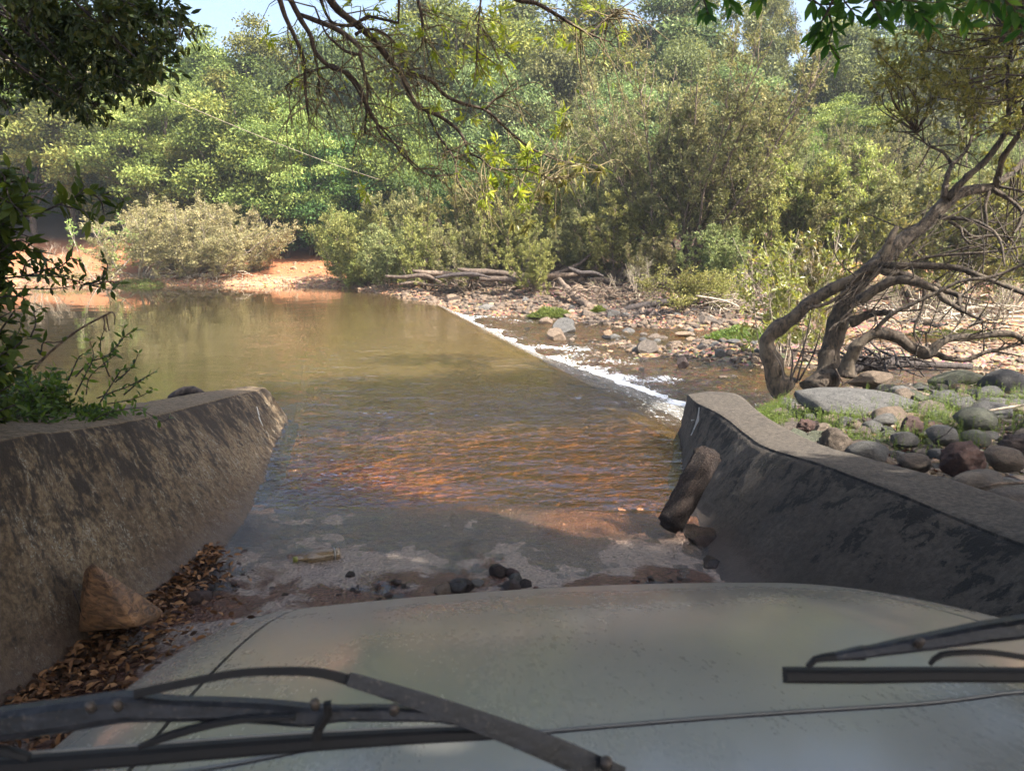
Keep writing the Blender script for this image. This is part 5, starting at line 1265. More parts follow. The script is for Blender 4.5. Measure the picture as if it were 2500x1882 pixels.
# big tree on the right bank beside the car: a few hanging broad leaves show, unseen crown clumps are added to shade the ford, walls and car
def right_tree():
    base = np.array([6.4, 1.6, hz(6.4, 1.6)]); rg = np.random.default_rng(16)
    e = empty('broadleaf_tree', tuple(base), 'tree beside the car whose broad glossy leaves hang in at the top right', 'tree')
    tk = MB(); lf = MB()
    tp = spline([base + [0, 0, -.4], base + [-.2, .1, 2], base + [-.5, .3, 4], base + [-.8, .6, 6]], .3); tube(tk, tp, np.linspace(.3, .17, len(tp)), 12, rough=.3)
    cc = []
    for k in range(290):
        y = rg.uniform(-6, 5.2); x = rg.uniform(2.2, 13.5); z0 = max(3.4 + .34 * max(y, 0), 4.6) + rg.uniform(.3, 5.2)
        if y > 3 and x < 4: z0 += 1.5
        if 150 < k <= 215: x, y, z0 = rg.uniform(-.5, 4.5), rg.uniform(-1.5, 4.2), rg.uniform(5.2, 8.2)
        elif k > 215: x, y, z0 = rg.uniform(-7, 8), rg.uniform(-9, .3), rg.uniform(4.6, 8)  # unseen clumps added over and behind the camera to cut skylight
        cc.append((x, y, z0))
    cc = np.array(cc); cc = cc[thin_out(cc)]; cc = np.vstack([cc, shade_for(rg, SH_WALLS, 7.5, 10.5, .2), np.stack([rg.uniform(-3., 3, 40), rg.uniform(2.2, 5.6, 40), rg.uniform(6.8, 9.5, 40)], 1)]); cc = cc[thin_out(cc)]; rr = rg.uniform(.5, .85, len(cc)); crown_leaves(lf, rg, cc, rr, 60000, .24, .10, .3, .5)  # unseen clumps added along sun rays, and overhead to dull the bonnet's sky reflection
    for c in cc:
        b = tp[int(rg.uniform(.55, 1) * (len(tp) - 1))]; mid = (b + c) / 2 + np.array([0, 0, .5]); q = spline([b, mid, c], .5); tube(tk, q, np.linspace(.05, .01, len(q)), 5, caps=False)
    Z3 = lambda a, b: (1600 + a / 1.664, b / 1.664)
    hang = [([(600, -60), (640, 0), (700, 50), (720, 120), (705, 180), (750, 240)], 3.3), ([(740, -60), (770, 10), (810, 60), (800, 90)], 3.3), ([(960, -60), (1000, 0), (1060, 50), (1130, 110)], 3.1), ([(1100, -60), (1150, 0), (1230, 40), (1280, 100)], 3.2),
            ([(870, -60), (880, 0), (900, 50), (920, 90)], 3.5), ([(1000, 0), (1090, 10), (1170, 10)], 3.0), ([(180, -50), (200, 10), (215, 60)], 3.4), ([(270, -40), (290, 0), (310, 25)], 3.4), ([(420, -40), (430, 0)], 3.4), ([(620, 0), (670, 20), (740, 20)], 3.3), ([(1280, -60), (1330, 0), (1360, 10)], 3.1), ([(700, 50), (660, 120), (680, 180)], 3.25), ([(1330, -60), (1440, 20), (1490, 120)], 3.2), ([(880, 0), (960, 10), (1000, 40)], 3.3)]
    near = MB()
    for pts, y in hang:
        s = traced(tk, pts, Z3, y, [5, 2], rg.uniform(-.15, .15), 5, .1, 1, .04)
        up = s[0] + np.array([.3, -.3, 1.2]); q = spline([cc[np.argmin(((cc - up) ** 2).sum(1))], up, s[0]], .2); tube(tk, q, np.linspace(.012, .005, len(q)), 5, caps=False)
        n = max(5, int(len(s) * 1.25)); idx = np.linspace(len(s) * .25, len(s) - 1, n).astype(int)
        for j, i in enumerate(idx):
            t = s[min(i + 1, len(s) - 1)] - s[i - 1]; t /= np.linalg.norm(t) + 1e-9; side = np.cross(t, [0, 1, 0]) * (1 if j % 2 else -1)
            m = 2
            leaves(near, np.repeat(s[i][None], m, 0), t * .6 + side * .8 + rg.normal(0, .35, (m, 3)) + np.array([0, 0, -.25]), np.array([[0, -.6, .8]]) + rg.normal(0, .4, (m, 3)), rg.uniform(.06, .095, m), rg.uniform(.026, .036, m), np.clip(rg.normal(.45, .22, m), 0, 1), LEAF8)
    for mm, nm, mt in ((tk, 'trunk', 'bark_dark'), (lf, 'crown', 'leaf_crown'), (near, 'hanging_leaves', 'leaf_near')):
        o = bpy.data.objects.new(nm, mm.mesh(nm, M[mt])); C.objects.link(o); o.parent = e; o.matrix_parent_inverse = Matrix.Translation(-e.location)
right_tree()

# ------------------------------------------------------------------ near-left shrub and creepers
Z7 = lambda a, b: (a / 2.281, 350 + b / 2.281)
def leafy_stem(tk, lf, rg, s, L, W, gap, tone=.4, per=2, start=.2):
    ln = np.linalg.norm(np.diff(s, axis=0), axis=1).sum(); n = max(3, int(ln / gap)); idx = np.linspace(len(s) * start, len(s) - 1, n).astype(int)
    for j, i in enumerate(idx):
        t = s[min(i + 1, len(s) - 1)] - s[max(i - 1, 0)]; t /= np.linalg.norm(t) + 1e-9
        side = np.cross(t, rdir(rg, 1)[0]); side /= np.linalg.norm(side) + 1e-9
        d = np.stack([t * .6 + side, t * .6 - side] * ((per + 1) // 2))[:per] + rg.normal(0, .3, (per, 3))
        leaves(lf, np.repeat(s[i][None], per, 0), d, np.array([[.2, -.3, .9]]) + rg.normal(0, .45, (per, 3)), L * rg.uniform(.6, 1.2, per), W * rg.uniform(.7, 1.15, per), np.clip(rg.normal(tone, .22, per), 0, 1), LEAF8)
def finish(e, items):
    for mm, nm, mt in items:
        o = bpy.data.objects.new(nm, mm.mesh(nm, M[mt])); C.objects.link(o); o.parent = e; o.matrix_parent_inverse = Matrix.Translation(-e.location)
def left_shrub():
    rg = np.random.default_rng(31)
    e = empty('shrub', (-3.9, 4.6, hz(-3.9, 4.6)), 'dark green big-leaved shrub rising at the left edge above the wall', 'bush'); tk = MB(); lf = MB()
    T = [([(-60, 480), (0, 420), (60, 420), (130, 405), (200, 400), (330, 340), (420, 300), (500, 270), (620, 310)], 3.9, 8, .095, .040), ([(330, 340), (400, 360), (470, 380), (500, 430)], 3.9, 4, .09, .034), ([(420, 300), (470, 240), (440, 200)], 3.85, 4, .09, .036), ([(500, 270), (560, 320), (580, 400)], 3.9, 4, .08, .03), ([(560, 290), (640, 270), (690, 320)], 3.95, 3, .08, .03),
         ([(-60, 120), (20, 180), (30, 230), (60, 320), (130, 400)], 3.8, 6, .10, .045), ([(30, 230), (80, 210), (130, 240), (170, 290)], 3.8, 4, .09, .04), ([(-80, 260), (0, 300), (80, 350), (140, 380)], 3.7, 5, .10, .045),
         ([(-80, 700), (0, 610), (60, 560), (120, 540), (190, 580)], 3.9, 6, .10, .042), ([(-50, 520), (40, 480), (100, 500), (160, 520)], 3.9, 5, .10, .042), ([(-80, 800), (0, 760), (110, 742), (250, 735), (400, 760), (500, 790), (620, 820)], 4.1, 6, .075, .026), ([(120, 740), (150, 660), (220, 640), (300, 670)], 4.1, 4, .08, .03), ([(150, 740), (260, 700), (330, 690), (400, 640), (440, 660)], 4.1, 4, .075, .026),
         ([(250, 735), (330, 730), (390, 745)], 4.1, 3, .06, .024), ([(460, 790), (560, 760), (600, 690), (580, 640)], 4.15, 4, .055, .02), ([(500, 795), (600, 770), (660, 780)], 4.15, 3, .06, .022), ([(-60, 830), (100, 810), (280, 810), (380, 800), (460, 770)], 4.15, 3, .05, .018), ([(-60, 900), (0, 860), (60, 850), (130, 860), (170, 890)], 3.9, 5, .09, .036), ([(-60, 1000), (20, 960), (60, 940)], 3.9, 5, .08, .035),
         ([(40, 1160), (60, 1080), (100, 1060), (120, 1000)], 4., 5, .08, .032), ([(170, 1080), (200, 1000), (190, 940), (230, 920)], 4.1, 4, .065, .028), ([(230, 1180), (240, 1110), (300, 1110), (350, 1100)], 4.2, 4, .07, .028), ([(-40, 640), (30, 640), (80, 600), (170, 590), (230, 610)], 3.85, 5, .1, .04)]
    b0 = np.array([-3.75, 4.4, hz(-3.75, 4.4)])
    for pts, y, w, L, W in T:
        s = traced(tk, pts, Z7, y, [w, 2.2], rg.uniform(-.15, .2), 6, .15, 1, .03)
        leafy_stem(tk, lf, rg, s, L, W, .042, .35, 3, .05)
    for k in range(46):
        a = np.array(P(rg.uniform(-90, 75 if k % 3 else 20), 350 + rg.uniform(60, 640), rg.uniform(3.7, 4.4))); q = spline([b0 + rg.normal(0, .25, 3) * [1, 1, 0], (b0 + a) / 2 + rg.normal(0, .12, 3), a], .1); tube(tk, q, np.linspace(.014, .004, len(q)), 5, rough=.1)
        leafy_stem(tk, lf, rg, q, .085, .036, .04, .3, 3, .3)
    finish(e, [(tk, 'stems', 'bark_black'), (lf, 'foliage', 'leaf_near')])
    # low tangle on top of the wall
    e = empty('shrub', (-3.2, 5.2, hz(-3.4, 5.2)), 'low tangled small-leaved shrub sprawling over the streaked wall top', 'bush'); tk = MB(); lf = MB()
    T = [([(420, 1300), (500, 1220), (600, 1180), (690, 1080), (750, 1040)], 5.2, 4), ([(610, 1300), (565, 1180), (560, 1100), (580, 1040)], 5.3, 4), ([(560, 1180), (620, 1180), (680, 1080), (690, 1030)], 5.3, 2), ([(640, 1330), (700, 1280), (745, 1230), (770, 1170)], 5.4, 4), ([(690, 1400), (760, 1340), (800, 1310), (860, 1275)], 5.5, 4), ([(480, 1400), (500, 1300), (600, 1210), (640, 1180)], 5.2, 3),
         ([(420, 1400), (470, 1300), (520, 1190), (500, 1100)], 5.1, 4), ([(380, 1320), (440, 1190), (480, 1170)], 5.0, 4), ([(540, 1420), (640, 1380), (720, 1350), (830, 1290)], 5.4, 4), ([(600, 1450), (720, 1430), (800, 1400), (850, 1370)], 5.5, 3), ([(560, 1440), (650, 1300), (680, 1260), (740, 1250)], 5.3, 4), ([(780, 1480), (850, 1520), (900, 1550), (940, 1530)], 5.3, 2), ([(520, 1540), (600, 1500), (700, 1480), (800, 1470)], 4.9, 3)]
    for pts, y, w in T:
        s = traced(tk, pts, Z7, y, [w, 1.8], 0, 5, .15, 1, .03); leafy_stem(tk, lf, rg, s, .062, .026, .05, .45, 2, .15)
    for k in range(300):
        px = rg.triangular(-80, 60, 390); py = rg.uniform(900, 1000 if px > 200 else 1030); y = rg.uniform(4.3, 5.8)
        a = np.array(P(px, py, y)); gz = hz(a[0], a[1]); a[2] = max(a[2], gz + .08); a[2] = min(a[2], gz + .75)
        bse = np.array([min(a[0] + rg.normal(0, .15) - .1, np.interp(a[1], LOX, LOY) - rg.uniform(.08, .4)), a[1] + rg.normal(0, .15), 0]); bse[2] = hz(bse[0], bse[1]) - .03
        a[0] = min(a[0], np.interp(a[1], LOX, LOY) + .32); a[2] = min(max(a[2], 1.0), bse[2] + .75)
        q = spline([bse, (a + bse) / 2 + rg.normal(0, .06, 3), a], .06); tube(tk, q, np.linspace(.005, .002, len(q)), 4, caps=False)
        leafy_stem(tk, lf, rg, q, .062, .027, .028, .38, 3, .1)
    finish(e, [(tk, 'stems', 'bark_black'), (lf, 'foliage', 'leaf_near')])
    tk = MB(); traced(tk, [(190, 1260), (230, 1210), (330, 1120), (450, 1030), (590, 955), (625, 940), (640, 965), (638, 1010)], Z7, 4.5, [8, 7, 6, 5, 4, 3, 2], .2, 6, .25, 3, .03); traced(tk, [(590, 955), (600, 1000), (608, 1045)], Z7, 4.65, [5, 4, 3], 0, 5, .4, 4, .03)
    traced(tk, [(575, 965), (585, 1000), (580, 1030), (595, 1050)], Z7, 4.65, [6, 3, 6, 2], 0, 5, .5, 4, .03)
    tag(tk.obj('dead_stalk', M['drift']), 'bent dead brown stalk sticking up over the pool from the left shrubs', 'stalk')
left_shrub()

# ------------------------------------------------------------------ herbs, grass, litter
def sprigs(name, pts, h, label, seed, mat='leaf_herb', nl=12, ls=.016):
    rg = np.random.default_rng(seed); m = MB()
    for x, y in pts:
        z = hz(x, y); hh = h * rg.uniform(.5, 1.3); b = np.array([x, y, z - .01]); t = b + np.array([rg.normal(0, .12) * hh, rg.normal(0, .12) * hh, hh])
        mid = (b + t) / 2 + rg.normal(0, .04 * hh, 3); tube(m, np.array([b, mid, t]), [.0022, .0018, .001], 3, .5, caps=False)
        k = rg.uniform(.2, 1, nl)[:, None]; c = b + (t - b) * k
        leaves(m, c, rdir(rg, nl) * [1, 1, .5] + [0, 0, .2], rg.normal(0, .4, (nl, 3)) + [0, 0, 1], ls * rg.uniform(.7, 1.5, nl), ls * .6, np.clip(rg.normal(.5, .2, nl), 0, 1))
    o = m.obj(name, M[mat], smooth=False); return tag(o, label, 'plants', kind='stuff')
rs = random.Random(21); pts = []
while len(pts) < 2600:
    k = rs.random()
    if k < .36: p = G(rs.gauss(1840, 45), rs.gauss(965, 26), .35)
    elif k < .55: p = G(rs.gauss(1960, 60), rs.gauss(1030, 22), .45)
    else: p = G(rs.uniform(1850, 2500), rs.gauss(1010, 40), .45)
    if vn(np.array([p.x * 2.2]), np.array([p.y * 2.2]), None, 61)[0] < -.1 and k > .36: continue
    if on_bank(p.x, p.y): pts.append((p.x, p.y))
sprigs('grass', pts, .18, 'thin yellow-green herb sprigs growing up between the stones', 4)
def herb_patch(name, px, py, wpx, hpx, y, label, seed, n=5000, mat='leaf_herb'):
    rg = np.random.default_rng(seed); c = np.array(P(px, py + hpx / 2, y)); gz = hz(c[0], y); w = wpx / FPX * y / 2; h = hpx / FPX * y
    a = rg.uniform(0, 6.28, n); r = rg.random(n) ** .5; x = c[0] + np.cos(a) * r * w; yy = c[1] + np.sin(a) * r * w * .6
    lump = .6 + .5 * fbm(x * 4, yy * 4, None, 3, seed)
    z = max(gz, -.38) + h * lump * (1 - r ** 2) * rg.uniform(.35, 1, n) + .02
    m = MB(); leaves(m, np.stack([x, yy, z], 1), rdir(rg, n) * [1, 1, .5] + [0, 0, .3], rg.normal(0, .5, (n, 3)) + [0, 0, 1], rg.uniform(.05, .1, n), rg.uniform(.02, .04, n), np.clip(rg.normal(.45, .2, n), 0, 1))
    tag(m.obj(name, M[mat], smooth=False), label, 'plants', kind='stuff')
herb_patch('ground_cover', 1345, 752, 115, 36, 27.5, 'bright green herb patch on the shore below the weir', 1)
herb_patch('ground_cover', 1462, 760, 44, 28, 27., 'small green herb tuft between two tilted rocks', 2, 2000)
herb_patch('ground_cover', 1815, 795, 190, 45, 21.5, 'green herb mat on the gravel bar left of the trunks', 3, 7000)
herb_patch('ground_cover', 1960, 812, 180, 46, 20., 'green herb mat seen between the left and middle trunks', 4, 7000)
herb_patch('ground_cover', 2350, 800, 260, 26, 22., 'thin green patch on the pale gravel behind the low bough', 5, 3000)
herb_patch('ground_cover', 340, 672, 130, 30, 43.5, 'green tuft at the waterline under the golden bush', 6, 3000, 'leaf_mid')
herb_patch('ground_cover', 150, 668, 160, 26, 45, 'weedy tuft on the left far shore', 7, 2500, 'leaf_olive')
def litter(name, n, sampler, label, seed, L=(.03, .075), lift=.012):
    rg = np.random.default_rng(seed); x, y, z = sampler(rg, n); n = len(x); m = MB()
    l = rg.uniform(*L, n); nr = rg.normal(0, .55, (n, 3)) + [0, 0, 1]
    d = rg.normal(0, 1, (n, 3)); d[:, 2] *= .25
    leaves(m, np.stack([x, y, z + rg.uniform(.002, lift, n)], 1), d, nr, l, l * rg.uniform(.35, .55, n), rg.random(n), (LEAF8[0] * np.array([1, 1, 2.2]), LEAF8[1], LEAF8[2]))
    tag(m.obj(name, M['dry_leaf']), label, 'leaves', kind='stuff')
def lit1(rg, n):
    y = rg.uniform(2.3, 5.3, n); off = rg.exponential(.22, n); x = xl(y) + .02 + off * np.clip((5.6 - y) / 2., .2, 1.4)
    k = off < 1.2; x, y = x[k], y[k]; z = road_z(x, y) + .06 * np.exp(-(x - xl(y)) / .25) * rg.random(len(x)) + .012; return x, y, z
litter('fallen_leaves', 2600, lit1, 'brown and orange dead leaves drifted along the foot of the streaked wall', 1, lift=.02)
def lit2(rg, n):
    x = rg.uniform(-5, -2.6, n); y = rg.uniform(3.5, 7.2, n); z = height(x, y)
    k = z > .4; return x[k], y[k], z[k]
litter('fallen_leaves', 2500, lit2, 'dead leaves on the ground behind the streaked wall under the shrubs', 2)
def lit3(rg, n):
    x = rg.uniform(2.4, 8, n); y = rg.uniform(3.6, 9, n); k = ~(x < xr(y) + .95); x, y = x[k], y[k]; return x, y, height(x, y) + .02
litter('fallen_leaves', 1500, lit3, 'dead leaves caught between stones on the right bank', 3, (.03, .06))

# ------------------------------------------------------------------ driftwood, logs, sticks
def log(name, pts, w, y, label, mat='drift', cat='log', yd=0., conv=lambda a, b: (a, b), sides=9, rough=.35, seed=1):
    m = MB(); traced(m, pts, conv, y, w, yd, sides, rough, seed, .12); return tag(m.obj(name, M[mat]), label, cat)
log('driftwood_log', [(1365, 682), (1385, 705), (1410, 728), (1440, 752)], [11, 16, 20, 22], 31, 'thick grey log slanting down to the shore right of centre', yd=-3)
log('driftwood_log', [(1160, 660), (1230, 668), (1300, 676), (1360, 680), (1400, 670)], [10, 15, 14, 10, 6], 33, 'long crooked log lying across the shore under olive bushes', 'bark_dark')
log('driftwood_log', [(1090, 655), (1170, 662), (1240, 672), (1330, 690)], [12, 15, 13, 8], 34.5, 'straight dark log behind the stump', 'bark_dark')
log('driftwood_log', [(1170, 680), (1250, 684), (1320, 700), (1400, 708)], [12, 14, 12, 6], 32, 'lower of the crossed dark logs above the cobbles', 'bark_dark')
log('driftwood_log', [(1240, 690), (1300, 680), (1360, 668), (1420, 640), (1450, 610)], [8, 11, 10, 8, 5], 33, 'root curving up to the right above the slanting log', 'bark_dark')
log('stump', [(1120, 698), (1128, 670), (1142, 652), (1160, 640)], [30, 26, 20, 10], 34.5, 'bulging brown stump at the causeway end', 'drift', 'stump')
log('stump', [(1000, 698), (1015, 680), (1032, 655), (1045, 630)], [26, 22, 16, 8], 35.5, 'leaning gnarled stump left of the bulging one', 'drift', 'stump')
log('driftwood_log', [(975, 694), (1010, 690), (1050, 696), (1110, 700)], [6, 8, 6, 3], 35, 'thin root lying at the foot of the gnarled stump', 'drift')
log('fallen_branch', [(1490, 775), (1540, 752), (1600, 742), (1650, 735), (1700, 728), (1760, 726)], [10, 16, 18, 14, 8, 4], 27, 'black fallen branch arching over a heap of debris', 'bark_black', 'branch')
log('fallen_branch', [(1500, 770), (1570, 768), (1640, 768), (1700, 762)], [14, 18, 12, 6], 26.5, 'lower black branch lying in the debris heap', 'bark_black', 'branch')
log('fallen_branch', [(1700, 722), (1770, 735), (1830, 760), (1900, 775), (1960, 800)], [5, 5, 4, 3, 2], 25, 'thin pale branch trailing right from the debris heap', 'bark_pale', 'branch')
log('driftwood_log', [(1560, 625), (1620, 628), (1680, 610), (1760, 590), (1830, 560)], [12, 16, 14, 10, 6], 33, 'dark trunk lying under the fan-shaped olive tree', 'bark_dark')
log('driftwood_log', [(1570, 650), (1650, 640), (1720, 620), (1790, 605)], [10, 14, 10, 6], 32, 'second dark trunk below the first under the fan-shaped tree', 'bark_dark')
log('driftwood_log', [(2330, 760), (2400, 748), (2460, 750), (2540, 752)], [8, 12, 12, 10], 24, 'long pale log on the gravel at the right edge', 'bark_pale')
log('driftwood_log', [(2250, 790), (2320, 770), (2400, 772), (2500, 775)], [7, 10, 10, 8], 23, 'second pale log below the first at the right edge', 'bark_pale')
log('driftwood_log', [(2070, 905), (2160, 888), (2260, 890), (2370, 895)], [22, 20, 18, 14], 11.8, 'black rotten log behind the brown flat-topped block', 'bark_black', yd=.5)
log('driftwood_log', [(1480, 578), (1440, 590)], [3, 2], 33, 'short stub among olive bushes', 'bark_dark')
log('stick', [(1385, 938), (1420, 943), (1450, 947), (1487, 950)], [5, 5, 4, 2], 12.6, 'dark stick lying across the crest of the weir', 'bark_black', 'stick', yd=-.1)
log('stick', [(2395, 1190), (2440, 1180), (2520, 1178)], [7, 8, 7], 4.7, 'brown stick over the low stone at the wall top', 'drift', 'stick')
log('stick', [(2370, 1012), (2430, 1000), (2520, 985)], [5, 6, 6], 7.8, 'pale stick lying among mossy stones at the right', 'bark_pale', 'stick')
log('stick', [(2280, 1075), (2310, 1060), (2335, 1030)], [3, 3, 2], 6.4, 'thin dark twig between the domed cobble and the maroon stone', 'bark_black', 'stick')
log('stick', [(178, 1440), (190, 1470), (205, 1515)], [3, 3, 4], 3.8, 'thin twig leaning beside the pointed rock', 'bark_black', 'stick', sides=5)
log('stick', [(520, 1345), (560, 1349), (600, 1351)], [4, 4, 3], 5.5, 'small dark stick at the foot of the streaked wall', 'bark_black', 'stick', sides=5)
log('stick', [(640, 1430), (648, 1445), (650, 1465)], [5, 8, 5], 4.95, 'short curled piece of bark on the wet road', 'bark_black', 'stick', sides=5)
log('stick', [(2040, 900), (2060, 940)], [3, 2], 10.9, 'thin upright twig at the middle trunk', 'bark_dark', 'stick', sides=5)
for k, (a, b, y) in enumerate([((1930, 930), (1985, 740), 11.3), ((1945, 935), (1960, 800), 11.2), ((1915, 930), (1880, 850), 11.1), ((1950, 930), (2005, 800), 11.4), ((1930, 925), (1925, 830), 11.2)]):
    log('sucker_shoot', [a, ((a[0] + b[0]) / 2 + 8, (a[1] + b[1]) / 2), b], [5, 4, 1.5], y, ('tallest', 'dark straight', 'left-leaning', 'right-leaning', 'short central')[k] + ' leafless shoot between the left and middle trunks', 'bark_black', 'shoot', sides=5)
log('black_rock_log', [(415, 975), (440, 960), (470, 955), (505, 966)], [18, 26, 26, 12], 9.2, 'shiny black waterlogged wood behind the streaked wall top', 'bark_black', 'driftwood')
rl = random.Random(44); ORD = ['leftmost of several'] + [w + ' from the left' for w in ('second', 'third', 'fourth', 'fifth', 'sixth', 'seventh', 'eighth', 'ninth')]
for k in range(14):
    left = k < 9
    px = 1010 + 60 * k if left else 1900 + 120 * (k - 9); py = rl.uniform(662, 712) if left else rl.uniform(740, 800); yy = rl.uniform(30.5, 34) if left else rl.uniform(22, 25)
    L = rl.uniform(70, 150); dy = rl.uniform(-22, 14)
    log('root', [(px - L / 2, py + dy / 2), (px - L / 6, py + rl.uniform(-9, 5)), (px + L / 5, py + rl.uniform(-10, 8)), (px + L / 2, py - dy / 2)], [6, rl.uniform(9, 15), 10, 4], yy,
        f'dark root on {"the shore under the olive bushes" if left else "gravel under the leaning boughs"}, {ORD[k if left else k - 9]}', rl.choice(('bark_dark', 'bark_black', 'drift')), 'root')
# heap of twiggy debris
def debris(name, px, py, w, h, y, n, label, seed, mat='bark_black'):
    rg = np.random.default_rng(seed); m = MB()
    for k in range(n):
        a = np.array(P(px + rg.normal(0, w / 3), py + rg.normal(0, h / 3.5), y + rg.normal(0, .4))); d = rdir(rg, 1)[0] * [1, 1, .35]; L = rg.uniform(.3, 1.3)
        a[2] = max(a[2], hz(a[0], a[1]) + .02)
        q = spline([a, a + d * L * .5 + rg.normal(0, .08, 3), a + d * L + rg.normal(0, .1, 3)], .25); tube(m, q, np.linspace(rg.uniform(.012, .035), .006, len(q)), 4, caps=False)
    tag(m.obj(name, M[mat]), label, 'debris', kind='stuff')
debris('debris', 1590, 785, 190, 26, 26, 150, 'dark flood debris heaped under the black fallen branch', 1)
debris('debris', 1500, 715, 260, 30, 29, 120, 'tangled grey twigs on the shore around the split rocks', 2, 'drift')
debris('debris', 1240, 690, 300, 24, 33, 90, 'grey root tangle among the crossed logs', 3, 'drift')
debris('debris', 1850, 740, 260, 40, 26, 130, 'pale brushwood tangle behind the sapling', 4, 'bark_pale')
debris('debris', 2300, 780, 420, 70, 22, 200, 'pale brushwood tangle under the leaning boughs', 5, 'bark_pale')
debris('debris', 2150, 880, 120, 26, 12.2, 70, 'black root tangle behind the middle trunk foot', 6)
debris('debris', 470, 675, 300, 16, 44.5, 70, 'pale driftwood tangle at the foot of the golden bush', 7, 'bark_pale')
# cables across the river
m = MB(); pa, pb = np.array(P(300, 190, 30)), np.array(P(1000, 460, 52)); t = np.linspace(0, 1, 30)[:, None]; q = pa + (pb - pa) * t; q[:, 2] -= 1.2 * (t[:, 0] * (1 - t[:, 0]))
q = np.vstack([np.array([[-26., 27, 9.6]]), q]); tube(m, q, .012, 4); tag(m.obj('cable', M['bark_pale']), 'thin pale cable sagging in front of the left trees', 'cable')

# ------------------------------------------------------------------ bottle
def bottle():
    a = np.array(P(725, 1408, 5.12)); b = np.array(P(832, 1400, 5.22)); a[2] = float(road_z(0, a[1])) + .028; b[2] = float(road_z(0, b[1])) + .03
    e = empty('bottle', tuple((a + b) / 2), 'clear brownish plastic bottle with green cap lying in the shallow water', 'bottle')
    k = np.array([0, .02, .1, .14, .2, .32, .45, .6, .8, .86, .9, .97, 1.]); r_ = 1.35 * np.array([.0118, .0118, .012, .0125, .018, .031, .036, .035, .035, .032, .035, .035, .026])
    m = MB(); tube(m, a + (b - a) * k[:, None], r_, 20); lab = MB(); tube(lab, a + (b - a) * np.array([.46, .47, .78, .79])[:, None], [.0475, .0485, .0485, .0475], 20, caps=False)
    cap = MB(); tube(cap, a + (b - a) * np.array([-.07, -.065, .03, .035])[:, None], [.016, .020, .020, .016], 14)
    t = NT('bottle_plastic'); gl = t.n('BsdfGlossy', {'Roughness': .06}); tr = t.n('BsdfTransparent', {'Color': (.72, .62, .45)}); df = t.n('BsdfDiffuse', {'Color': (.30, .22, .13)})
    m1 = t.n('MixShader', {'Fac': .45}); t.set(m1.inputs[1], tr); t.set(m1.inputs[2], df); m2 = t.n('MixShader', {'Fac': .12}); t.set(m2.inputs[1], m1); t.set(m2.inputs[2], gl); t.done(m2); M['bottle'] = t.m
    ring = MB(); tube(ring, a + (b - a) * np.array([.855, .86, .885, .89])[:, None], [.046, .0485, .0485, .046], 20, caps=False)
    finish(e, [(m, 'body', 'bottle'), (cap, 'cap', 'lime_cap'), (ring, 'neck_ring', 'chrome')])
bottle()

# ------------------------------------------------------------------ vehicle
YAW = R(7); car = empty('offroad_car', (0, 0, 0), 'grey-beige car seen from inside over its bonnet and wipers', 'car', rz=YAW)
RI = np.array([[math.cos(YAW), math.sin(YAW), 0], [-math.sin(YAW), math.cos(YAW), 0], [0, 0, 1.]])
XC = .35
def hood_z(x, y):
    s = y - .85; z = 1.61 - .194 * s - .103 * s * s - .045 * (x - XC) ** 2
    z = z - np.maximum(0, y - 2.1) ** 2 * 2.6
    d = np.maximum(0, np.abs(x - XC) - .72); z = z - d ** 2 * 1.1 - np.maximum(0, d - .12) ** 2 * 5
    z = z + .012 * np.exp(-((np.abs(x - XC) - .45) / .10) ** 2) * sst(1.9, 1.2, y)             # raised swage lines
    z = z - .004 * np.exp(-(((x - XC + .1) / .5) ** 2 + ((y - 1.9) / .12) ** 2))
    return z
def panel(name, xs, ys, label=None, thick=.0, drop=None):
    XX, YY = np.meshgrid(xs, ys, indexing='ij'); ZZ = hood_z(XX, YY)
    m = MB(); v = np.stack([XX, YY, ZZ], -1)
    # turned-down edges give the sheet real thickness at the shut lines
    rim = v.copy(); rows = [v]
    m.add(v.reshape(-1, 3), gridq(len(xs), len(ys)))
    def skirt(line, off):
        ln = np.stack([line, line + np.array([0, 0, -off])]); m.add(ln.reshape(-1, 3), gridq(2, len(line)))
    skirt(v[0], thick); skirt(v[-1][::-1], thick); skirt(v[:, 0][::-1], thick); skirt(v[:, -1], thick)
    o = m.obj(name, M['paint'], car); 
    if label: o['label'] = label
    return o
panel('bonnet', np.linspace(XC - .70, XC + .70, 90), np.linspace(.853, 2.42, 90), None, .03)
panel('fender', np.linspace(XC - 1.0, XC - .707, 34), np.linspace(.60, 2.44, 80), None, .45)
panel('fender', np.linspace(XC + .707, XC + 1.0, 34), np.linspace(.60, 2.44, 80), None, .45)
panel('cowl', np.linspace(XC - .70, XC + .70, 60), np.linspace(.60, .843, 12), None, .05)
m = MB(); xs = np.linspace(XC - .98, XC + .98, 40); zz = np.linspace(1.0, .55, 8); XX, ZZ = np.meshgrid(xs, zz, indexing='ij')
m.add(np.stack([XX, 2.45 - .12 * np.abs(XX - XC) ** 3 + 0 * ZZ, ZZ], -1).reshape(-1, 3), gridq(40, 8)); m.obj('grille_panel', M['paint'], car)
m = MB(); tube(m, np.array([[XC - .72, .56, 1.655], [XC - .3, .585, 1.668], [XC + .3, .585, 1.668], [XC + .72, .56, 1.655]]), .016, 8); m.obj('windscreen_seal', M['rubber'], car)
m = MB(); xs = np.linspace(XC - .7, XC + .7, 60); tube(m, np.stack([xs, 0 * xs + .849, hood_z(xs, 0 * xs + .849) + .001], 1), .0028, 6); m.obj('seam_trim', M['chrome'], car)
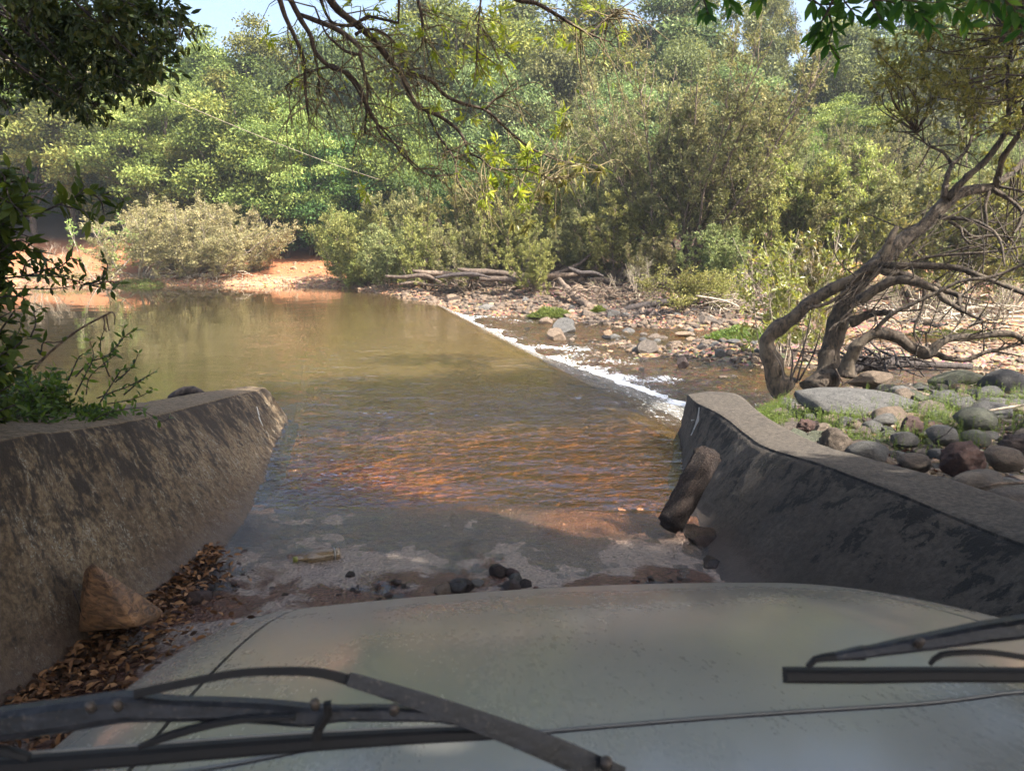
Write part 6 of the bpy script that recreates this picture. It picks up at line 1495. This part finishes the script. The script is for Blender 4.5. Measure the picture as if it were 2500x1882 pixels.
def wip(name, pts, y, half, mat, parent, th=.35, yd=0., rough=0.):
    """flat bar lying in the plane of the windscreen"""
    m = MB(); n = len(pts); ys = np.linspace(y, y + yd, n)
    A = []
    for (a, b), yy, h in zip(pts, ys, np.interp(np.linspace(0, 1, n), np.linspace(0, 1, len(half)), half)):
        p = P(a, b, yy); A.append((*(RI @ np.array(p)), h / FPX * yy))
    S = spline(A, .012); p = S[:, :3]; h = S[:, 3]
    T = np.gradient(p, axis=0); T /= np.linalg.norm(T, axis=1, keepdims=True)
    up = np.array([0, .35, .94]); sd = up - T * (T @ up)[:, None]; sd /= np.linalg.norm(sd, axis=1, keepdims=True); nn_ = np.cross(T, sd)
    prof = np.array([(-1, -1), (-.6, -1.05), (.6, -1.05), (1, -1), (.82, .75), (.45, 1.25), (-.45, 1.25), (-.82, .75)])
    v = p[:, None, :] + sd[:, None, :] * prof[None, :, 0:1] * h[:, None, None] + nn_[:, None, :] * prof[None, :, 1:2] * np.minimum(h, .010)[:, None, None] * th / .35 * .7
    k = 8; i = np.arange(len(p) - 1)[:, None] * k; j = np.arange(k)[None, :]; j2 = (j + 1) % k
    q = np.stack([i + j, i + j2, i + j2 + k, i + j + k], -1).reshape(-1, 4); L = (len(p) - 1) * k
    q = np.vstack([q, [(0, 3, 2, 1), (0, 5, 4, 3), (0, 7, 6, 5)], [(L, L + 1, L + 2, L + 3), (L, L + 3, L + 4, L + 5), (L, L + 5, L + 6, L + 7)]])
    m.add(v.reshape(-1, 3), q); o = m.obj(name, M[mat], parent, smooth=False); return o
w1 = wip('wiper', [(1510, 1900), (1350, 1828), (1180, 1762), (1000, 1700), (850, 1655)], .70, [36, 34, 28, 23, 18], 'wiper_black', car, yd=-.03)
wip('arm_rod', [(860, 1660), (760, 1638), (600, 1640), (480, 1660), (330, 1692)], .675, [14, 12, 11, 11, 12], 'rubber', w1, yd=-.01)
wip('bridge', [(-120, 1790), (0, 1770), (200, 1742), (300, 1728), (420, 1732), (540, 1733), (660, 1740), (760, 1748), (830, 1742), (960, 1742), (1060, 1748), (1130, 1762), (1200, 1795)], .66, [44, 46, 44, 42, 34, 31, 32, 30, 22, 22, 17, 14, 9], 'wiper_black', w1, yd=.02)
wip('lever', [(340, 1822), (400, 1800), (500, 1772), (600, 1756), (720, 1752)], .655, [8, 12, 12, 10, 8], 'rubber', w1)
wip('lever', [(770, 1805), (778, 1775), (800, 1740), (800, 1715)], .655, [14, 12, 12, 13], 'rubber', w1)
wip('lever', [(-60, 1828), (20, 1835), (70, 1850)], .655, [10, 14, 12], 'rubber', w1)
wip('blade', [(-150, 1885), (0, 1873), (350, 1846), (700, 1818), (1000, 1799), (1205, 1790)], .665, [28, 27, 25, 23, 20, 17], 'rubber', w1, yd=.02)
wip('blade_spine', [(-150, 1852), (0, 1842), (350, 1816), (700, 1790), (1000, 1774), (1180, 1768)], .666, [4, 4, 4, 3.5, 3, 3], 'chrome', w1, yd=.02)
w2 = wip('wiper', [(2040, 1603), (2110, 1592), (2130, 1590), (2200, 1578), (2300, 1562), (2400, 1545), (2480, 1535), (2620, 1510)], .69, [12, 17, 16, 20, 24, 28, 30, 30], 'wiper_black', car)
wip('lever', [(1972, 1628), (1990, 1610), (2040, 1603), (2110, 1600)], .69, [8, 9, 12, 13], 'rubber', w2)
wip('lever', [(2270, 1622), (2300, 1598), (2400, 1592), (2500, 1604), (2620, 1625)], .69, [6, 8, 8, 8, 8], 'rubber', w2)
wip('blade', [(1915, 1649), (2100, 1650), (2300, 1648), (2640, 1650)], .695, [21, 21, 20, 20], 'rubber', w2)

def rivet(px, py, y, r_, parent):
    p = RI @ np.array(P(px, py, y)); m = MB(); tube(m, np.array([p, p + np.array([0, -.004, .008]), p + np.array([0, -.005, .010])]), [r_, r_, r_ * .5], 14); m.obj('rivet', M['rust'], parent)
M['rust'] = simple('rust', (.09, .075, .065), .5, .5, bump=.5)
for px, py in ((290, 1728), (225, 1732), (770, 1726), (962, 1738)): rivet(px, py, .648, .0042, w1)
rivet(1478, 1868, .690, .006, w1); rivet(2240, 1575, .682, .004, w2)
# ------------------------------------------------------------------ air
def haze():
    bm = bmesh.new(); bmesh.ops.create_cube(bm, size=1)
    x0, x1, y0, y1, z0, z1 = -125, 125, -45, 175, -4, 60
    for v in bm.verts: v.co = Vector(((x0 + x1) / 2 + v.co.x * (x1 - x0), (y0 + y1) / 2 + v.co.y * (y1 - y0), (z0 + z1) / 2 + v.co.z * (z1 - z0)))
    me = bpy.data.meshes.new('haze'); bm.to_mesh(me); bm.free()
    t = NT('haze'); v = t.n('VolumePrincipled', {'Color': (.82, .90, 1.0), 'Density': HAZE, 'Anisotropy': .25}); t.set(t.out.inputs['Volume'], v); me.materials.append(t.m)
    o = bpy.data.objects.new('haze', me); C.objects.link(o); tag(o, kind='stuff')
HAZE = .0007
if HAZE: haze()
